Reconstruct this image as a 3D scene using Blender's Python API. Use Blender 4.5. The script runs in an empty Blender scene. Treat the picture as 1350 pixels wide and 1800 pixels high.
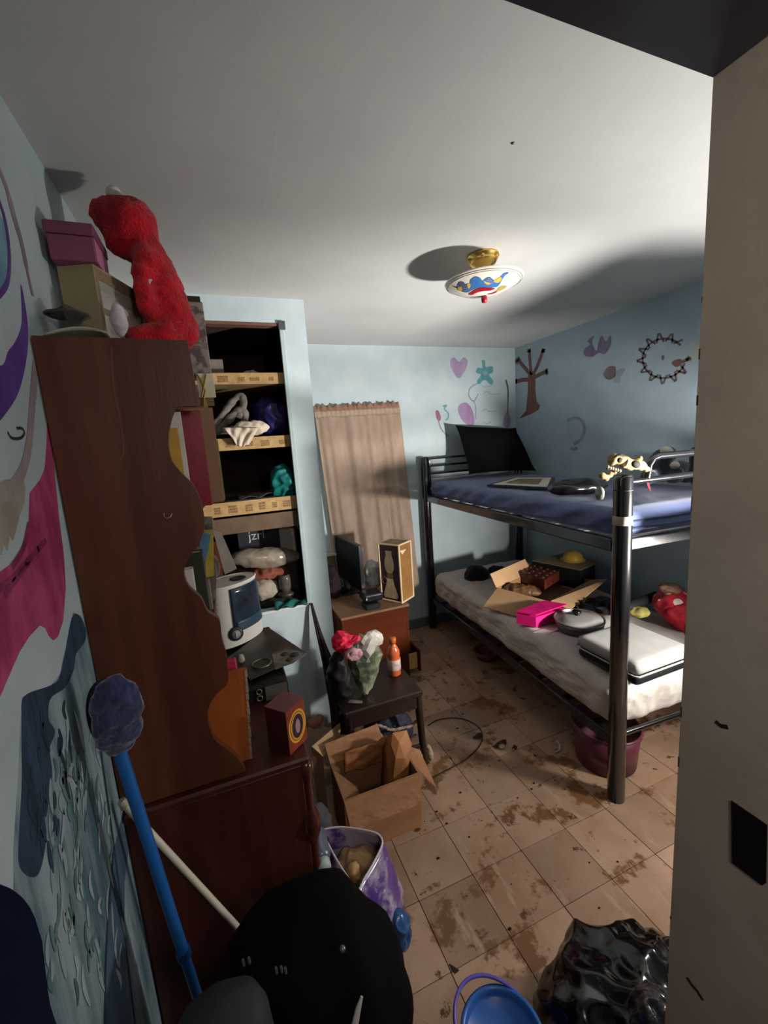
import bpy, bmesh, math, random
from mathutils import Vector, Matrix, noise, Euler
random.seed(7)
R = math.radians
scene = bpy.context.scene
COL = scene.collection

# ---------------------------------------------------------------- camera
F_PX, W_PX, H_PX, CAM_H = 739.5, 1350, 1800, 1.65
YAW, PITCH, ROLL = 0.3642196, 0.1616734, -0.0681224
_f = Vector((math.sin(YAW)*math.cos(PITCH), math.cos(YAW)*math.cos(PITCH), -math.sin(PITCH)))
_r = Vector((math.cos(YAW), -math.sin(YAW), 0)); _u = _r.cross(_f)
RIGHT = _r*math.cos(ROLL) + _u*math.sin(ROLL)
UP = -_r*math.sin(ROLL) + _u*math.cos(ROLL)
FWD = _f
CAM = Vector((0, 0, CAM_H))
cd = bpy.data.cameras.new('camera'); cam = bpy.data.objects.new('camera', cd); COL.objects.link(cam)
m = Matrix((RIGHT, UP, -FWD)).transposed().to_4x4(); m.translation = CAM
cam.matrix_world = m
cd.sensor_fit = 'VERTICAL'; cd.sensor_height = 24; cd.lens = 24*F_PX/H_PX; cd.clip_start = .02
scene.camera = cam

# ---------------------------------------------------------------- world, lights, exposure
w = bpy.data.worlds.new('world'); scene.world = w; w.use_nodes = True
w.node_tree.nodes['Background'].inputs[0].default_value = (.75, .78, .85, 1)
w.node_tree.nodes['Background'].inputs[1].default_value = .05
scene.view_settings.view_transform = 'Standard'; scene.view_settings.look = 'None'
scene.view_settings.gamma = 1; scene.view_settings.use_curve_mapping = False
scene.view_settings.exposure = 0.0

def point_light(name, loc, power, radius, color):
    l = bpy.data.lights.new(name, 'POINT'); l.energy = power; l.shadow_soft_size = radius; l.color = color
    o = bpy.data.objects.new(name, l); o.location = loc; COL.objects.link(o); return o
# work lamp standing behind the door wall, out of view: a reflector lobe toward the back of the room plus its spill
LAMP = (2.10, .50, 1.29)
LAMP2 = (2.10, .50, .99)      # its second, lower head
def reflector(name, at_, power, size, blend, aim, rad=.065):
    l = bpy.data.lights.new(name, 'SPOT'); l.energy = power; l.shadow_soft_size = rad; l.color = (1, .945, .885)
    l.spot_size = R(size); l.spot_blend = blend
    o = bpy.data.objects.new(name, l); o.location = at_; COL.objects.link(o)
    o.rotation_euler = Vector(aim).to_track_quat('-Z', 'Y').to_euler()
reflector('work_light_beam', LAMP, 410, 78, 1, Vector((.80, 3.25, 1.92))-Vector(LAMP))
reflector('work_light_up', LAMP, 138, 140, .7, (-.14, .60, 1))
reflector('work_light_low_beam', LAMP2, 255, 80, 1, Vector((.80, 3.25, 1.0))-Vector(LAMP2))
reflector('work_light_down', LAMP2, 60, 130, .8, (-.85, .50, -.72))

point_light('hall_light', (.32, -.45, 1.90), 20, .10, (1, .9, .8))       # bulb in the hallway behind the camera

# ---------------------------------------------------------------- helpers
def at(px, py, ax, val):
    """world point where the sight line of photo pixel (px, py) meets the plane axis = val"""
    d = RIGHT*((px-W_PX/2)/F_PX) + UP*((H_PX/2-py)/F_PX) + FWD
    i = 'xyz'.index(ax)
    return CAM + d*((val-CAM[i])/d[i])

MATS = {}
def M(name, col, rough=.6, var=.12, scale=9, bump=.12, bscale=60, metal=0, spec=.4, col2=None, kind='noise',
      sheen=0, trans=0, coat=0, stretch=(1, 1, 1), alpha=1, ior=1.45, objvar=0, lo=.35, hi=.68, bdist=.004, world=False):
    if name in MATS: return MATS[name]
    mt = bpy.data.materials.new(name); mt.use_nodes = True
    nt = mt.node_tree; N = nt.nodes; Lk = nt.links
    b = N['Principled BSDF']
    tc = N.new('ShaderNodeTexCoord'); mp = N.new('ShaderNodeMapping'); mp.inputs['Scale'].default_value = stretch
    if world:
        g = N.new('ShaderNodeNewGeometry'); Lk.new(g.outputs['Position'], mp.inputs[0])
    else:
        Lk.new(tc.outputs['Object'], mp.inputs[0])
    if kind == 'wave':
        t = N.new('ShaderNodeTexWave'); t.inputs['Scale'].default_value = scale; t.inputs['Distortion'].default_value = 6
        t.inputs['Detail'].default_value = 4; t.inputs['Detail Scale'].default_value = 1.5
    elif kind == 'voronoi':
        t = N.new('ShaderNodeTexVoronoi'); t.inputs['Scale'].default_value = scale
    elif kind == 'checker':
        t = N.new('ShaderNodeTexBrick'); t.inputs['Scale'].default_value = scale
    else:
        t = N.new('ShaderNodeTexNoise'); t.inputs['Scale'].default_value = scale; t.inputs['Detail'].default_value = 6
        t.inputs['Roughness'].default_value = .62
    Lk.new(mp.outputs[0], t.inputs['Vector'])
    rp = N.new('ShaderNodeValToRGB')
    c2 = col2 if col2 else tuple(c*(1-var*2.2) for c in col)
    rp.color_ramp.elements[0].position = lo; rp.color_ramp.elements[1].position = hi
    rp.color_ramp.elements[0].color = (*c2, 1); rp.color_ramp.elements[1].color = (*col, 1)
    fac = t.outputs['Distance'] if kind == 'voronoi' else (t.outputs['Fac'] if 'Fac' in t.outputs else t.outputs[1])
    Lk.new(fac, rp.inputs[0])
    out = rp.outputs[0]
    if objvar:
        oi = N.new('ShaderNodeObjectInfo'); hs = N.new('ShaderNodeHueSaturation'); mr = N.new('ShaderNodeMapRange')
        mr.inputs[3].default_value = 1-objvar; mr.inputs[4].default_value = 1+objvar
        Lk.new(oi.outputs['Random'], mr.inputs[0]); Lk.new(mr.outputs[0], hs.inputs['Value']); Lk.new(out, hs.inputs['Color'])
        out = hs.outputs[0]
    Lk.new(out, b.inputs['Base Color'])
    b.inputs['Roughness'].default_value = rough; b.inputs['Metallic'].default_value = metal
    b.inputs['Specular IOR Level'].default_value = spec; b.inputs['Sheen Weight'].default_value = sheen
    b.inputs['Transmission Weight'].default_value = trans; b.inputs['Coat Weight'].default_value = coat
    b.inputs['Alpha'].default_value = alpha; b.inputs['IOR'].default_value = ior
    if bump:
        n2 = N.new('ShaderNodeTexNoise'); n2.inputs['Scale'].default_value = bscale; n2.inputs['Detail'].default_value = 4
        Lk.new(mp.outputs[0], n2.inputs['Vector'])
        bp = N.new('ShaderNodeBump'); bp.inputs['Strength'].default_value = bump; bp.inputs['Distance'].default_value = bdist
        Lk.new(n2.outputs[0], bp.inputs['Height']); Lk.new(bp.outputs[0], b.inputs['Normal'])
    MATS[name] = mt
    return mt

def srgb(h):
    h = h.lstrip('#'); o = []
    for i in (0, 2, 4):
        c = int(h[i:i+2], 16)/255
        o.append(c/12.92 if c <= .04045 else ((c+.055)/1.055)**2.4)
    return tuple(o)

def wloc(o):
    l = Vector((0, 0, 0))
    while o: l += o.location; o = o.parent
    return l

class MB:
    """collects shapes and links them as ONE mesh object"""
    def __init__(s): s.v = []; s.f = []; s.sm = []; s.mi = []; s.X = None
    def add(s, vs, fs, smooth=False, mi=0):
        n = len(s.v)
        for p in vs:
            p = Vector(p); s.v.append(s.X @ p if s.X else p)
        for f in fs: s.f.append([i+n for i in f]); s.sm.append(smooth); s.mi.append(mi)
        return s
    def bm(s, b, smooth=False, mi=0):
        b.verts.ensure_lookup_table(); b.verts.index_update()
        s.add([v.co.copy() for v in b.verts], [[v.index for v in f.verts] for f in b.faces], smooth, mi); b.free(); return s
    def box(s, x0, x1, y0, y1, z0, z1, bev=0, mi=0, seg=1):
        b = bmesh.new(); bmesh.ops.create_cube(b, size=1)
        for v in b.verts:
            v.co = Vector(((x0+x1)/2+v.co.x*(x1-x0), (y0+y1)/2+v.co.y*(y1-y0), (z0+z1)/2+v.co.z*(z1-z0)))
        if bev:
            bev = min(bev, .49*min(abs(x1-x0), abs(y1-y0), abs(z1-z0)))
            bmesh.ops.bevel(b, geom=list(b.edges), offset=bev, segments=seg, affect='EDGES', profile=.5)
        return s.bm(b, False, mi)
    def tube(s, pts, r, seg=10, mi=0, caps=True, flat=1):
        pts = [Vector(p) for p in pts]; n = len(pts); rs = r if isinstance(r, (list, tuple)) else [r]*n
        vs = []; fs = []; prev = None
        for i, p in enumerate(pts):
            t = (pts[min(i+1, n-1)]-pts[max(i-1, 0)]).normalized()
            a = prev if prev else Vector((0, 0, 1)) if abs(t.z) < .9 else Vector((1, 0, 0))
            x = (a - t*a.dot(t)).normalized(); y = t.cross(x); prev = x
            for k in range(seg):
                q = 2*math.pi*k/seg; vs.append(p + x*math.cos(q)*rs[i]*flat + y*math.sin(q)*rs[i])
        for i in range(n-1):
            for k in range(seg):
                k2 = (k+1) % seg; fs.append((i*seg+k, i*seg+k2, (i+1)*seg+k2, (i+1)*seg+k))
        s.add(vs, fs, True, mi)
        if caps:
            s.add(vs[:seg], [tuple(range(seg))[::-1]], False, mi); s.add(vs[-seg:], [tuple(range(seg))], False, mi)
        return s
    def lathe(s, prof, c=(0, 0, 0), seg=28, mi=0, sx=1, sy=1, smooth=True):
        c = Vector(c); vs = []; fs = []; n = len(prof)
        for r, z in prof:
            for k in range(seg):
                q = 2*math.pi*k/seg; vs.append(c+Vector((r*math.cos(q)*sx, r*math.sin(q)*sy, z)))
        for i in range(n-1):
            for k in range(seg):
                k2 = (k+1) % seg; fs.append((i*seg+k, i*seg+k2, (i+1)*seg+k2, (i+1)*seg+k))
        if prof[0][0] > 1e-5: fs.append(tuple(range(seg))[::-1])
        if prof[-1][0] > 1e-5: fs.append(tuple(range((n-1)*seg, n*seg)))
        return s.add(vs, fs, smooth, mi)
    def prism(s, pts, d, mi=0, smooth=False):
        """pts: 3D outline; d: extrusion vector"""
        n = len(pts); d = Vector(d); b = bmesh.new()
        A = [b.verts.new(Vector(p)) for p in pts]
        f = b.faces.new(A); r = bmesh.ops.extrude_face_region(b, geom=[f])
        for e in r['geom']:
            if isinstance(e, bmesh.types.BMVert): e.co += d
        bmesh.ops.triangulate(b, faces=[f for f in b.faces if len(f.verts) > 4])
        bmesh.ops.recalc_face_normals(b, faces=b.faces)
        return s.bm(b, smooth, mi)
    def grid(s, nx, ny, fn, smooth=True, mi=0, closed=False):
        vs = [fn(i/nx, j/ny) for j in range(ny+1) for i in range(nx+1)]
        fs = [(j*(nx+1)+i, j*(nx+1)+i+1, (j+1)*(nx+1)+i+1, (j+1)*(nx+1)+i) for j in range(ny) for i in range(nx)]
        return s.add(vs, fs, smooth, mi)
    def ico(s, c, r, sub=4, fn=None, mi=0, rot=None):
        b = bmesh.new(); bmesh.ops.create_icosphere(b, subdivisions=sub, radius=1)
        c = Vector(c); r = Vector(r) if not isinstance(r, (int, float)) else Vector((r, r, r))
        for v in b.verts:
            n = v.co.copy(); p = Vector((n.x*r.x, n.y*r.y, n.z*r.z))
            if rot: p = rot @ p
            p = p + c
            if fn: p = fn(p, n)
            v.co = p
        return s.bm(b, True, mi)
    def build(s, name, mats, parent=None, loc=None, local=False, label=None, sol=0):
        me = bpy.data.meshes.new(name)
        L0 = Vector(loc) if loc is not None else Vector((0, 0, 0))
        off = Vector((0, 0, 0)) if local else (wloc(parent) if parent else Vector((0, 0, 0))) + L0
        me.from_pydata([v-off for v in s.v], [], s.f)
        mats = mats if isinstance(mats, (list, tuple)) else [mats]
        for mt in mats: me.materials.append(mt)
        for p, a, b in zip(me.polygons, s.sm, s.mi): p.use_smooth = a; p.material_index = b
        me.update()
        o = bpy.data.objects.new(name, me); COL.objects.link(o)
        if loc is not None: o.location = L0
        if parent: o.parent = parent
        if label: o['label'] = label
        if sol:
            md = o.modifiers.new('thickness', 'SOLIDIFY'); md.thickness = sol; md.offset = 0
        return o

def T(name, label, cat, loc, group=None, rz=0):
    o = bpy.data.objects.new(name, None); COL.objects.link(o); o.location = loc; o.rotation_euler = (0, 0, rz)
    o.empty_display_size = .05
    o['label'] = label; o['category'] = cat
    if group: o['group'] = group
    return o
def tag(o, label, cat, group=None):
    o['label'] = label; o['category'] = cat
    if group: o['group'] = group
    return o
def struct(o): o['kind'] = 'structure'; return o

def nz(p, f, seed=0, oct=4):
    return noise.fractal(Vector(p)*f + Vector((seed*7.13, seed*3.7, seed*1.9)), .9, 2.1, oct)
def ridge(p, f, seed=0):
    return 1-2*abs(noise.noise(Vector(p)*f + Vector((seed*5.1, seed*2.3, seed*8.7))))
def fold(amp, freq, seed, floor=None, r2=0, f2=3):
    """displacement for crumpled cloth or plastic"""
    def fn(p, n):
        d = amp*(ridge(p, freq, seed)*.7 + .5*ridge(p, freq*2.1, seed+3) + .5*nz(p, freq*.6, seed+9))
        q = p + n*d
        if floor is not None and q.z < floor: q.z = floor + .0004*abs(n.x*7 % 1)
        return q
    return fn
def facet(mb, c, r, sub, amp, seed, fn=None, rot=None, mi=0, smooth=False):
    """crinkled lump with crisp facets, as plastic and paper make"""
    rg = random.Random(seed); b = bmesh.new(); bmesh.ops.create_icosphere(b, subdivisions=sub, radius=1); c = Vector(c)
    for v in b.verts:
        n = v.co.copy(); p = Vector((n.x*r[0], n.y*r[1], n.z*r[2]))
        if rot: p = rot @ p
        p = p+c; p = p+n*(amp*(nz(p, .55/max(r), seed, 2)*1.2+.8*ridge(p, .9/max(r), seed+2))+rg.uniform(-.28, .28)*amp)
        if fn: p = fn(p, n)
        v.co = p
    return mb.bm(b, smooth, mi)
def crumple(name, c, r, mat, seed, amp=.02, freq=14, floor=None, parent=None, sub=5, loc=None, rot=None, label=None):
    return MB().ico(c, r, sub, fold(amp, freq, seed, floor), rot=rot).build(name, mat, parent, loc=loc, label=label)
def rotbox(mb, c, size, rot, bev=.002, mi=0):
    """box of given size whose centre sits at c, turned by Euler rot"""
    old = mb.X; mb.X = Matrix.Translation(Vector(c)) @ Euler(rot).to_matrix().to_4x4()
    mb.box(-size[0]/2, size[0]/2, -size[1]/2, size[1]/2, -size[2]/2, size[2]/2, bev, mi); mb.X = old
    return mb
def ribbon(mb, pts, wd, nrm, d, mi=0):
    """flat stroke along pts (3D, on a plane with normal nrm), raised by d"""
    pts = [Vector(p) for p in pts]; nrm = Vector(nrm); n = len(pts)
    ws = wd if isinstance(wd, (list, tuple)) else [wd]*n
    vs = []
    for i, p in enumerate(pts):
        t = (pts[min(i+1, n-1)]-pts[max(i-1, 0)]).normalized(); s_ = t.cross(nrm).normalized()
        vs += [p+s_*ws[i]/2+nrm*d, p-s_*ws[i]/2+nrm*d]
    fs = [(2*i, 2*i+1, 2*i+3, 2*i+2) for i in range(n-1)]
    return mb.add(vs, fs, False, mi)
# ---------------------------------------------------------------- the setting
XL, XR, YB, YF0, YF1, ZC = -.327, 2.605, 3.25, .20, .383, 2.414
CX, CY = .514, 2.315          # built-in closet: right side x, front y
WALL = M('wall_paint', srgb('#adbabe'), .62, .05, 5, .10, 120, col2=srgb('#a0afb4'))
WALLR = M('wall_paint_right', srgb('#9fb1ba'), .62, .05, 5, .10, 120, col2=srgb('#93a6b0'))
CEIL = M('ceiling_paint', srgb('#c2c2bf'), .72, .04, 3, .08, 90, col2=srgb('#bababa'))
TRIMG = M('frame_paint', srgb('#a59a8c'), .5, .08, 8, .12, 50, col2=srgb('#998e80'))
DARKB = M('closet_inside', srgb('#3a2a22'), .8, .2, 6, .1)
SLAB = M('floor_slab', srgb('#1d1510'), .9, .2, 20, .2)

def tile_mat():
    mt = M('floor_tile', srgb('#a4866f'), .42, .1, 3.2, .10, 70, col2=srgb('#8a6b53'), objvar=.20, world=True, lo=.30, hi=.62)
    nt = mt.node_tree; N = nt.nodes; Lk = nt.links; b = N['Principled BSDF']
    src = b.inputs['Base Color'].links[0].from_socket
    g = N.new('ShaderNodeNewGeometry')
    def layer(src, scale, lo, hi, col, seedz, stretch=(1, 1, 1), det=5):
        mp = N.new('ShaderNodeMapping'); mp.inputs['Location'].default_value = (seedz, seedz*2, 0); mp.inputs['Scale'].default_value = stretch
        Lk.new(g.outputs['Position'], mp.inputs[0])
        t = N.new('ShaderNodeTexNoise'); t.inputs['Scale'].default_value = scale; t.inputs['Detail'].default_value = det
        t.inputs['Roughness'].default_value = .7; Lk.new(mp.outputs[0], t.inputs['Vector'])
        r = N.new('ShaderNodeValToRGB'); r.color_ramp.elements[0].position = lo; r.color_ramp.elements[1].position = hi
        r.color_ramp.elements[0].color = (0, 0, 0, 1); r.color_ramp.elements[1].color = (1, 1, 1, 1); Lk.new(t.outputs[0], r.inputs[0])
        mx = N.new('ShaderNodeMix'); mx.data_type = 'RGBA'; Lk.new(r.outputs[0], mx.inputs[0]); Lk.new(src, mx.inputs[6])
        mx.inputs[7].default_value = (*col, 1); return mx.outputs[2]
    src = layer(src, 5.0, .545, .60, srgb('#6e4c2f'), 4.1)                 # worn brown patches
    src = layer(src, 11, .62, .66, srgb('#523621'), 11.7)
    src = layer(src, 13, .58, .64, srgb('#a1876f'), 2.3, (1, .22, 1))      # pale scuffs
    src = layer(src, 34, .68, .71, srgb('#38261a'), 7.9)                   # specks of dirt
    Lk.new(src, b.inputs['Base Color'])
    return mt
TILE = tile_mat()

floor = struct(MB().box(XL-.1, XR+.1, -.9, YB+.1, -.12, -.004).build('floor', SLAB))
P = .2286; TX0, TY0 = .714-P*5, .960-P*5
def tile_mesh(wx, wy):
    mb = MB().box(.0011, wx-.0011, .0011, wy-.0011, -.0038, 0, .0008)
    me = bpy.data.meshes.new('tile'); me.from_pydata(mb.v, [], mb.f); me.materials.append(TILE); return me
cache = {}
for i in range(0, 15):
    for j in range(-1, 16):
        x0, x1 = max(TX0+i*P, XL), min(TX0+(i+1)*P, XR); y0, y1 = max(TY0+j*P, -.2), min(TY0+(j+1)*P, YB)
        if x1-x0 < .01 or y1-y0 < .01: continue
        if x1 <= CX and y0 >= CY: continue
        if y0 < -.05: continue
        k = (round(x1-x0, 4), round(y1-y0, 4))
        if k not in cache: cache[k] = tile_mesh(*k)
        o = bpy.data.objects.new('tile', cache[k]); COL.objects.link(o); o.parent = floor
        o.location = (x0, y0, random.uniform(-.0004, .0002)); o.rotation_euler = (random.uniform(-.001, .001), random.uniform(-.001, .001), random.uniform(-.003, .003))

ceiling = struct(MB().box(XL-.1, XR+.1, YF0-.9, YB+.1, ZC, ZC+.1).build('ceiling', CEIL))
def slab_seam(name, p0, p1, wd, h, parent, mat):
    p0, p1 = Vector(p0), Vector(p1); t = (p1-p0).normalized(); s_ = t.cross(Vector((0, 0, 1))).normalized()
    n = 16
    def fn(u, v):
        q = p0.lerp(p1, u) + s_*(v-.5)*wd*(1+.4*nz((u*3, 0, 0), 3, 1)); q.z = ZC + .0004 - h*math.sin(math.pi*v)*(.6+.4*nz((u*5, 1, 0), 2, 2)); return q
    return MB().grid(n, 4, fn).build(name, mat, parent)
slab_seam('drywall_seam', (.225, .55, ZC), (.236, 2.31, ZC), .030, .0008, ceiling, CEIL)
slab_seam('drywall_seam', (1.2, 1.93, ZC), (2.58, 1.88, ZC), .03, .0012, ceiling, CEIL)
MB().lathe([(0, -.004), (.004, -.003), (.005, 0)], (.83, 1.03, ZC+.0005), 10).build('screw_head', M('screw', srgb('#6b645c'), .4, metal=.6), ceiling)

wall_left = struct(MB().box(XL-.1, XL, -.02, YB+.1, -.12, ZC).build('wall_left', WALL))
wall_right = struct(MB().box(XR, XR+.1, YF0, YB+.1, -.12, ZC).build('wall_right', WALLR))
# back wall, with a window behind the curtain
WX0, WX1, WZ0, WZ1 = .80, 1.36, .86, 1.86
mb = MB(); mb.box(XL, WX0, YB, YB+.1, -.12, ZC); mb.box(WX1, XR, YB, YB+.1, -.12, ZC); mb.box(WX0, WX1, YB, YB+.1, -.12, WZ0); mb.box(WX0, WX1, YB, YB+.1, WZ1, ZC)
wall_back = struct(mb.build('wall_back', WALL))
WHT = M('window_paint', srgb('#b9b2a4'), .5, .06)
mb = MB(); z0, z1 = WZ0, WZ1
for a in ((WX0-.05, WX0, z0-.05, z1+.05), (WX1, WX1+.05, z0-.05, z1+.05)): mb.box(a[0], a[1], YB-.018, YB+.02, a[2], a[3], .003)
mb.box(WX0, WX1, YB-.018, YB+.02, z1, z1+.05, .003); mb.box(WX0, WX1, YB-.018, YB+.02, (z0+z1)/2-.02, (z0+z1)/2+.02, .003)
window = struct(mb.build('window_1', WHT))
MB().box(WX0, WX1, YB+.03, YB+.036, z0, z1).build('pane', M('window_glass', srgb('#20211f'), .1, .05, bump=0, spec=.6), window)
MB().box(.66, WX1+.08, YB-.05, YB, z0-.07, z0-.045, .004).build('window_sill', WHT, window)
MB().box(.62, .80, YB-.012, YB, .60, z0-.072, .003).build('panel', M('olive_panel', srgb('#77694c'), .7), window)
BASE = M('baseboard_paint', srgb('#5f6a68'), .5, .1)
baseboard = struct(MB().box(CX, XR, YB-.014, YB, 0, .085, .003).build('baseboard_back', BASE))
struct(MB().box(XR-.014, XR, YF1, YB-.014, 0, .085, .003).build('baseboard_right', BASE))

# front wall with the doorway the photograph is taken through
DX0, DX1, DZ = -.25, .60, 2.05
mb = MB(); mb.box(XL, DX0-.02, YF0, YF1, -.12, ZC); mb.box(DX1+.02, XR, YF0, YF1, -.12, ZC); mb.box(DX0-.02, DX1+.02, YF0, YF1, DZ+.02, ZC)
wall_front = struct(mb.build('wall_front', WALL))
jamb = MB().box(DX1, DX1+.02, YF0-.01, YF1, 0, DZ+.02, .0015).build('trim_1', TRIMG); struct(jamb)
rng = random.Random(3)
mb = MB()
for k in range(14):           # chipped paint along the jamb's edge
    z = rng.uniform(.35, 2.0); h = rng.uniform(.006, .022)
    mb.box(DX1-.0004, DX1+.001, YF1-rng.uniform(.001, .003), YF1-.0003, z, z+h, .0004)
mb.build('chipped_edge', M('bare_wood', srgb('#2b211b'), .8), jamb)
pl = MB().prism([at(*p, 'x', DX1-.0004) for p in ((1286, 1407), (1349, 1450), (1347, 1552), (1340, 1556), (1287, 1516))], (-.0012, 0, 0)).build('strike_plate', M('dark_plate', srgb('#16100f'), .5, .2, metal=.3), jamb)
mb = MB()
for pts in (((1208, 1718), (1214, 1728), (1226, 1742), (1236, 1758)), ((1258, 1268), (1268, 1276), (1280, 1278))):
    ribbon(mb, [at(*p, 'x', DX1) for p in pts], .006, (-1, 0, 0), .0006)
mb.build('scratch_mark', M('scratch', srgb('#1c1613'), .8), jamb)
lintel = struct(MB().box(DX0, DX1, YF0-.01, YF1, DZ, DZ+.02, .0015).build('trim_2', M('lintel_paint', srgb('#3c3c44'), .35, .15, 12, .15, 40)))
struct(MB().box(DX0-.02, DX0, YF0-.01, YF1, 0, DZ+.02, .0015).build('trim_3', TRIMG))
struct(MB().box(DX0-.06, DX1+.09, YF0-.03, YF0-.01, DZ+.005, DZ+.09, .003).build('trim_4', M('hall_trim', srgb('#6b4436'), .6, .25, 14)))
struct(MB().box(DX1+.005, DX1+.09, YF0-.03, YF0-.01, 0, DZ+.004, .003).build('trim_5', TRIMG))

# built-in closet
OX0, OX1, OZ0, OZ1 = -.27, .385, .774, 2.289
mb = MB(); mb.box(XL, OX0, CY, CY+.06, 0, ZC); mb.box(OX1, CX, CY, CY+.06, 0, ZC); mb.box(OX0, OX1, CY, CY+.06, OZ1, ZC); mb.box(OX0, OX1, CY, CY+.06, 0, OZ0)
mb.box(CX-.06, CX, CY+.06, YB, 0, ZC)
closet = struct(mb.build('wall_closet', WALL))
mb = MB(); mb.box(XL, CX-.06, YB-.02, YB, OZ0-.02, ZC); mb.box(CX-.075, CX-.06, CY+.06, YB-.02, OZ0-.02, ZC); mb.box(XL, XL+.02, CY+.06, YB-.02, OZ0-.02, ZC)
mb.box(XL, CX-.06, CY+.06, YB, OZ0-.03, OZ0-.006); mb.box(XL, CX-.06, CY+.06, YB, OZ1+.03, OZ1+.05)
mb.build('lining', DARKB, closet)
CASE = M('closet_casing', srgb('#9fb0b2'), .5, .08)
MB().box(OX1-.012, OX1+.012, CY-.010, CY+.0, OZ0, OZ1+.012, .003).build('casing', CASE, closet)
MB().box(OX0, OX1-.013, CY-.006, CY+.05, OZ1-.01, OZ1+.004, .002).build('head_casing', M('bare_brown', srgb('#6a4a3d'), .7), closet)
MB().box(OX1-.016, OX1+.02, CY-.016, CY-.0102, OZ1-.03, OZ1+.014, .003).build('bracket', M('grey_metal', srgb('#55565a'), .5, metal=.4), closet)
MB().box(OX0, OX1-.013, CY-.008, CY, OZ0-.012, OZ0+.004, .002).build('sill', M('closet_sill', srgb('#c6ccc9'), .6), closet)
EDGE = M('shelf_paper', srgb('#a5875c'), .6, .15, 40, .05, col2=srgb('#8f7145'))
BRN = M('print_brown', srgb('#7d5c38'), .6, .2, 60)
SHELF = M('shelf_board', srgb('#8d7350'), .75, .15, 12)
rng = random.Random(5)
def zpx(px, py): return at(px, py, 'y', CY+.02).z
SH = [(zpx(430, 655), zpx(430, 675)), (zpx(445, 768), zpx(445, 789)), (zpx(450, 878), zpx(450, 902))]
for zt, zb in SH:
    s_ = MB().box(OX0, OX1-.001, CY+.03, YB-.03, zb, zt-.003, .002).build('shelf', SHELF, closet)
    MB().box(OX0, OX1-.001, CY+.022, CY+.03, zb, zt, .001).build('edging', EDGE, s_)
    mb = MB(); x = -.05
    while x < OX1-.06:
        wd = rng.uniform(.025, .06); h = (zt-zb)
        z0_ = zb+h*rng.uniform(.18, .3); z1_ = zb+h*rng.uniform(.6, .8)
        nrow = 3
        for r_ in range(nrow):
            xx = x+rng.uniform(0, .004)
            while xx < x+wd:
                l = rng.uniform(.004, .014); zz = z0_+(z1_-z0_)*r_/nrow
                mb.box(xx, min(xx+l, x+wd), CY+.0212, CY+.022, zz, zz+(z1_-z0_)/nrow*.8); xx += l+.002
        x += wd+rng.uniform(.02, .05)
    mb.build('printed_pattern', BRN, s_)
zt, zb = zpx(455, 905), zpx(455, 928)
MB().box(OX0, OX1-.001, CY+.02, CY+.045, zb-.015, zt, .002).build('rail_board', M('rail_board', srgb('#5d4a38'), .7, .2), closet)

# ---------------------------------------------------------------- painted marks on the walls
def paintmat(name, c, c2=None, rough=.55): return M('paint_'+name, c, rough, .16, 14, .25, 60, col2=c2, stretch=(1, 1, .35), lo=.4, hi=.6)
def px3(pts, ax, val): return [at(x, y, ax, val) for x, y in pts]
def crop(pts, ox, oy, s): return [(ox+x/s, oy+y/s) for x, y in pts]
def smooth(pts, n=5, closed=True):
    """Catmull-Rom through pixel points"""
    out = []; L = len(pts); rng_ = range(L if closed else L-1)
    for i in rng_:
        g = (lambda k: pts[k % L]) if closed else (lambda k: pts[max(0, min(L-1, k))])
        p0, p1, p2, p3 = g(i-1), g(i), g(i+1), g(i+2)
        for k in range(n):
            t = k/n
            out.append(tuple(.5*((2*p1[a])+(-p0[a]+p2[a])*t+(2*p0[a]-5*p1[a]+4*p2[a]-p3[a])*t*t+(-p0[a]+3*p1[a]-3*p2[a]+p3[a])*t**3) for a in (0, 1)))
    if not closed: out.append(pts[-1])
    return out
NRM = {'left': (Vector((1, 0, 0)), 'x', XL, None), 'back': (Vector((0, -1, 0)), 'y', YB, None), 'right': (Vector((-1, 0, 0)), 'x', XR, None)}
def patch(wall, side, name, pts, mat, h=.0008, sm=True):
    n, ax, val, _ = NRM[side]
    q = smooth(pts) if sm else pts
    P3 = px3(q, ax, val)
    return MB().prism([p - n*.0003 for p in P3], n*(h+.0003)).build(name, mat, wall)
def stroke(wall, side, name, paths, wd, mat, h=.0009, taper=False):
    n, ax, val, _ = NRM[side]; mb = MB()
    for pts in paths: 
        q = smooth(pts, 4, False); P3 = px3(q, ax, val)
        if taper: w_ = [wd*(.12+.88*math.sin(math.pi*(i+.3)/(len(q)-.4))) for i in range(len(q))]
        else: w_ = wd if not isinstance(wd, (list, tuple)) else [wd[min(len(wd)-1, int(i*len(wd)/len(q)))] for i in range(len(q))]
        ribbon(mb, P3, w_, n, h)
    return mb.build(name, mat, wall)
MAUVE = paintmat('mauve', srgb('#7f7490'), srgb('#8d879c')); TEAL = paintmat('teal', srgb('#3f7c86'), srgb('#5a929a')); PINKP = paintmat('pink', srgb('#927d9c'), srgb('#988ba6'))
GREYP = paintmat('grey', srgb('#71828a'), srgb('#8699a1')); BROWNP = paintmat('brown', srgb('#64423e'), srgb('#714f49')); TWIG = paintmat('twig', srgb('#564b4b'), srgb('#685a58'))
C3 = lambda pts: crop(pts, 750, 560, 2.647)
b_, s_ = wall_back, 'back'
patch(b_, s_, 'painted_heart', C3([(150, 200), (128, 180), (110, 195), (118, 238), (150, 278), (182, 235), (190, 195), (172, 180)]), PINKP)
patch(b_, s_, 'painted_flower', C3([(255, 195), (272, 198), (275, 225), (305, 222), (308, 250), (290, 262), (310, 290), (300, 308), (270, 285), (245, 305), (235, 290), (252, 262), (230, 250), (238, 228), (260, 230)]), TEAL)
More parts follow.
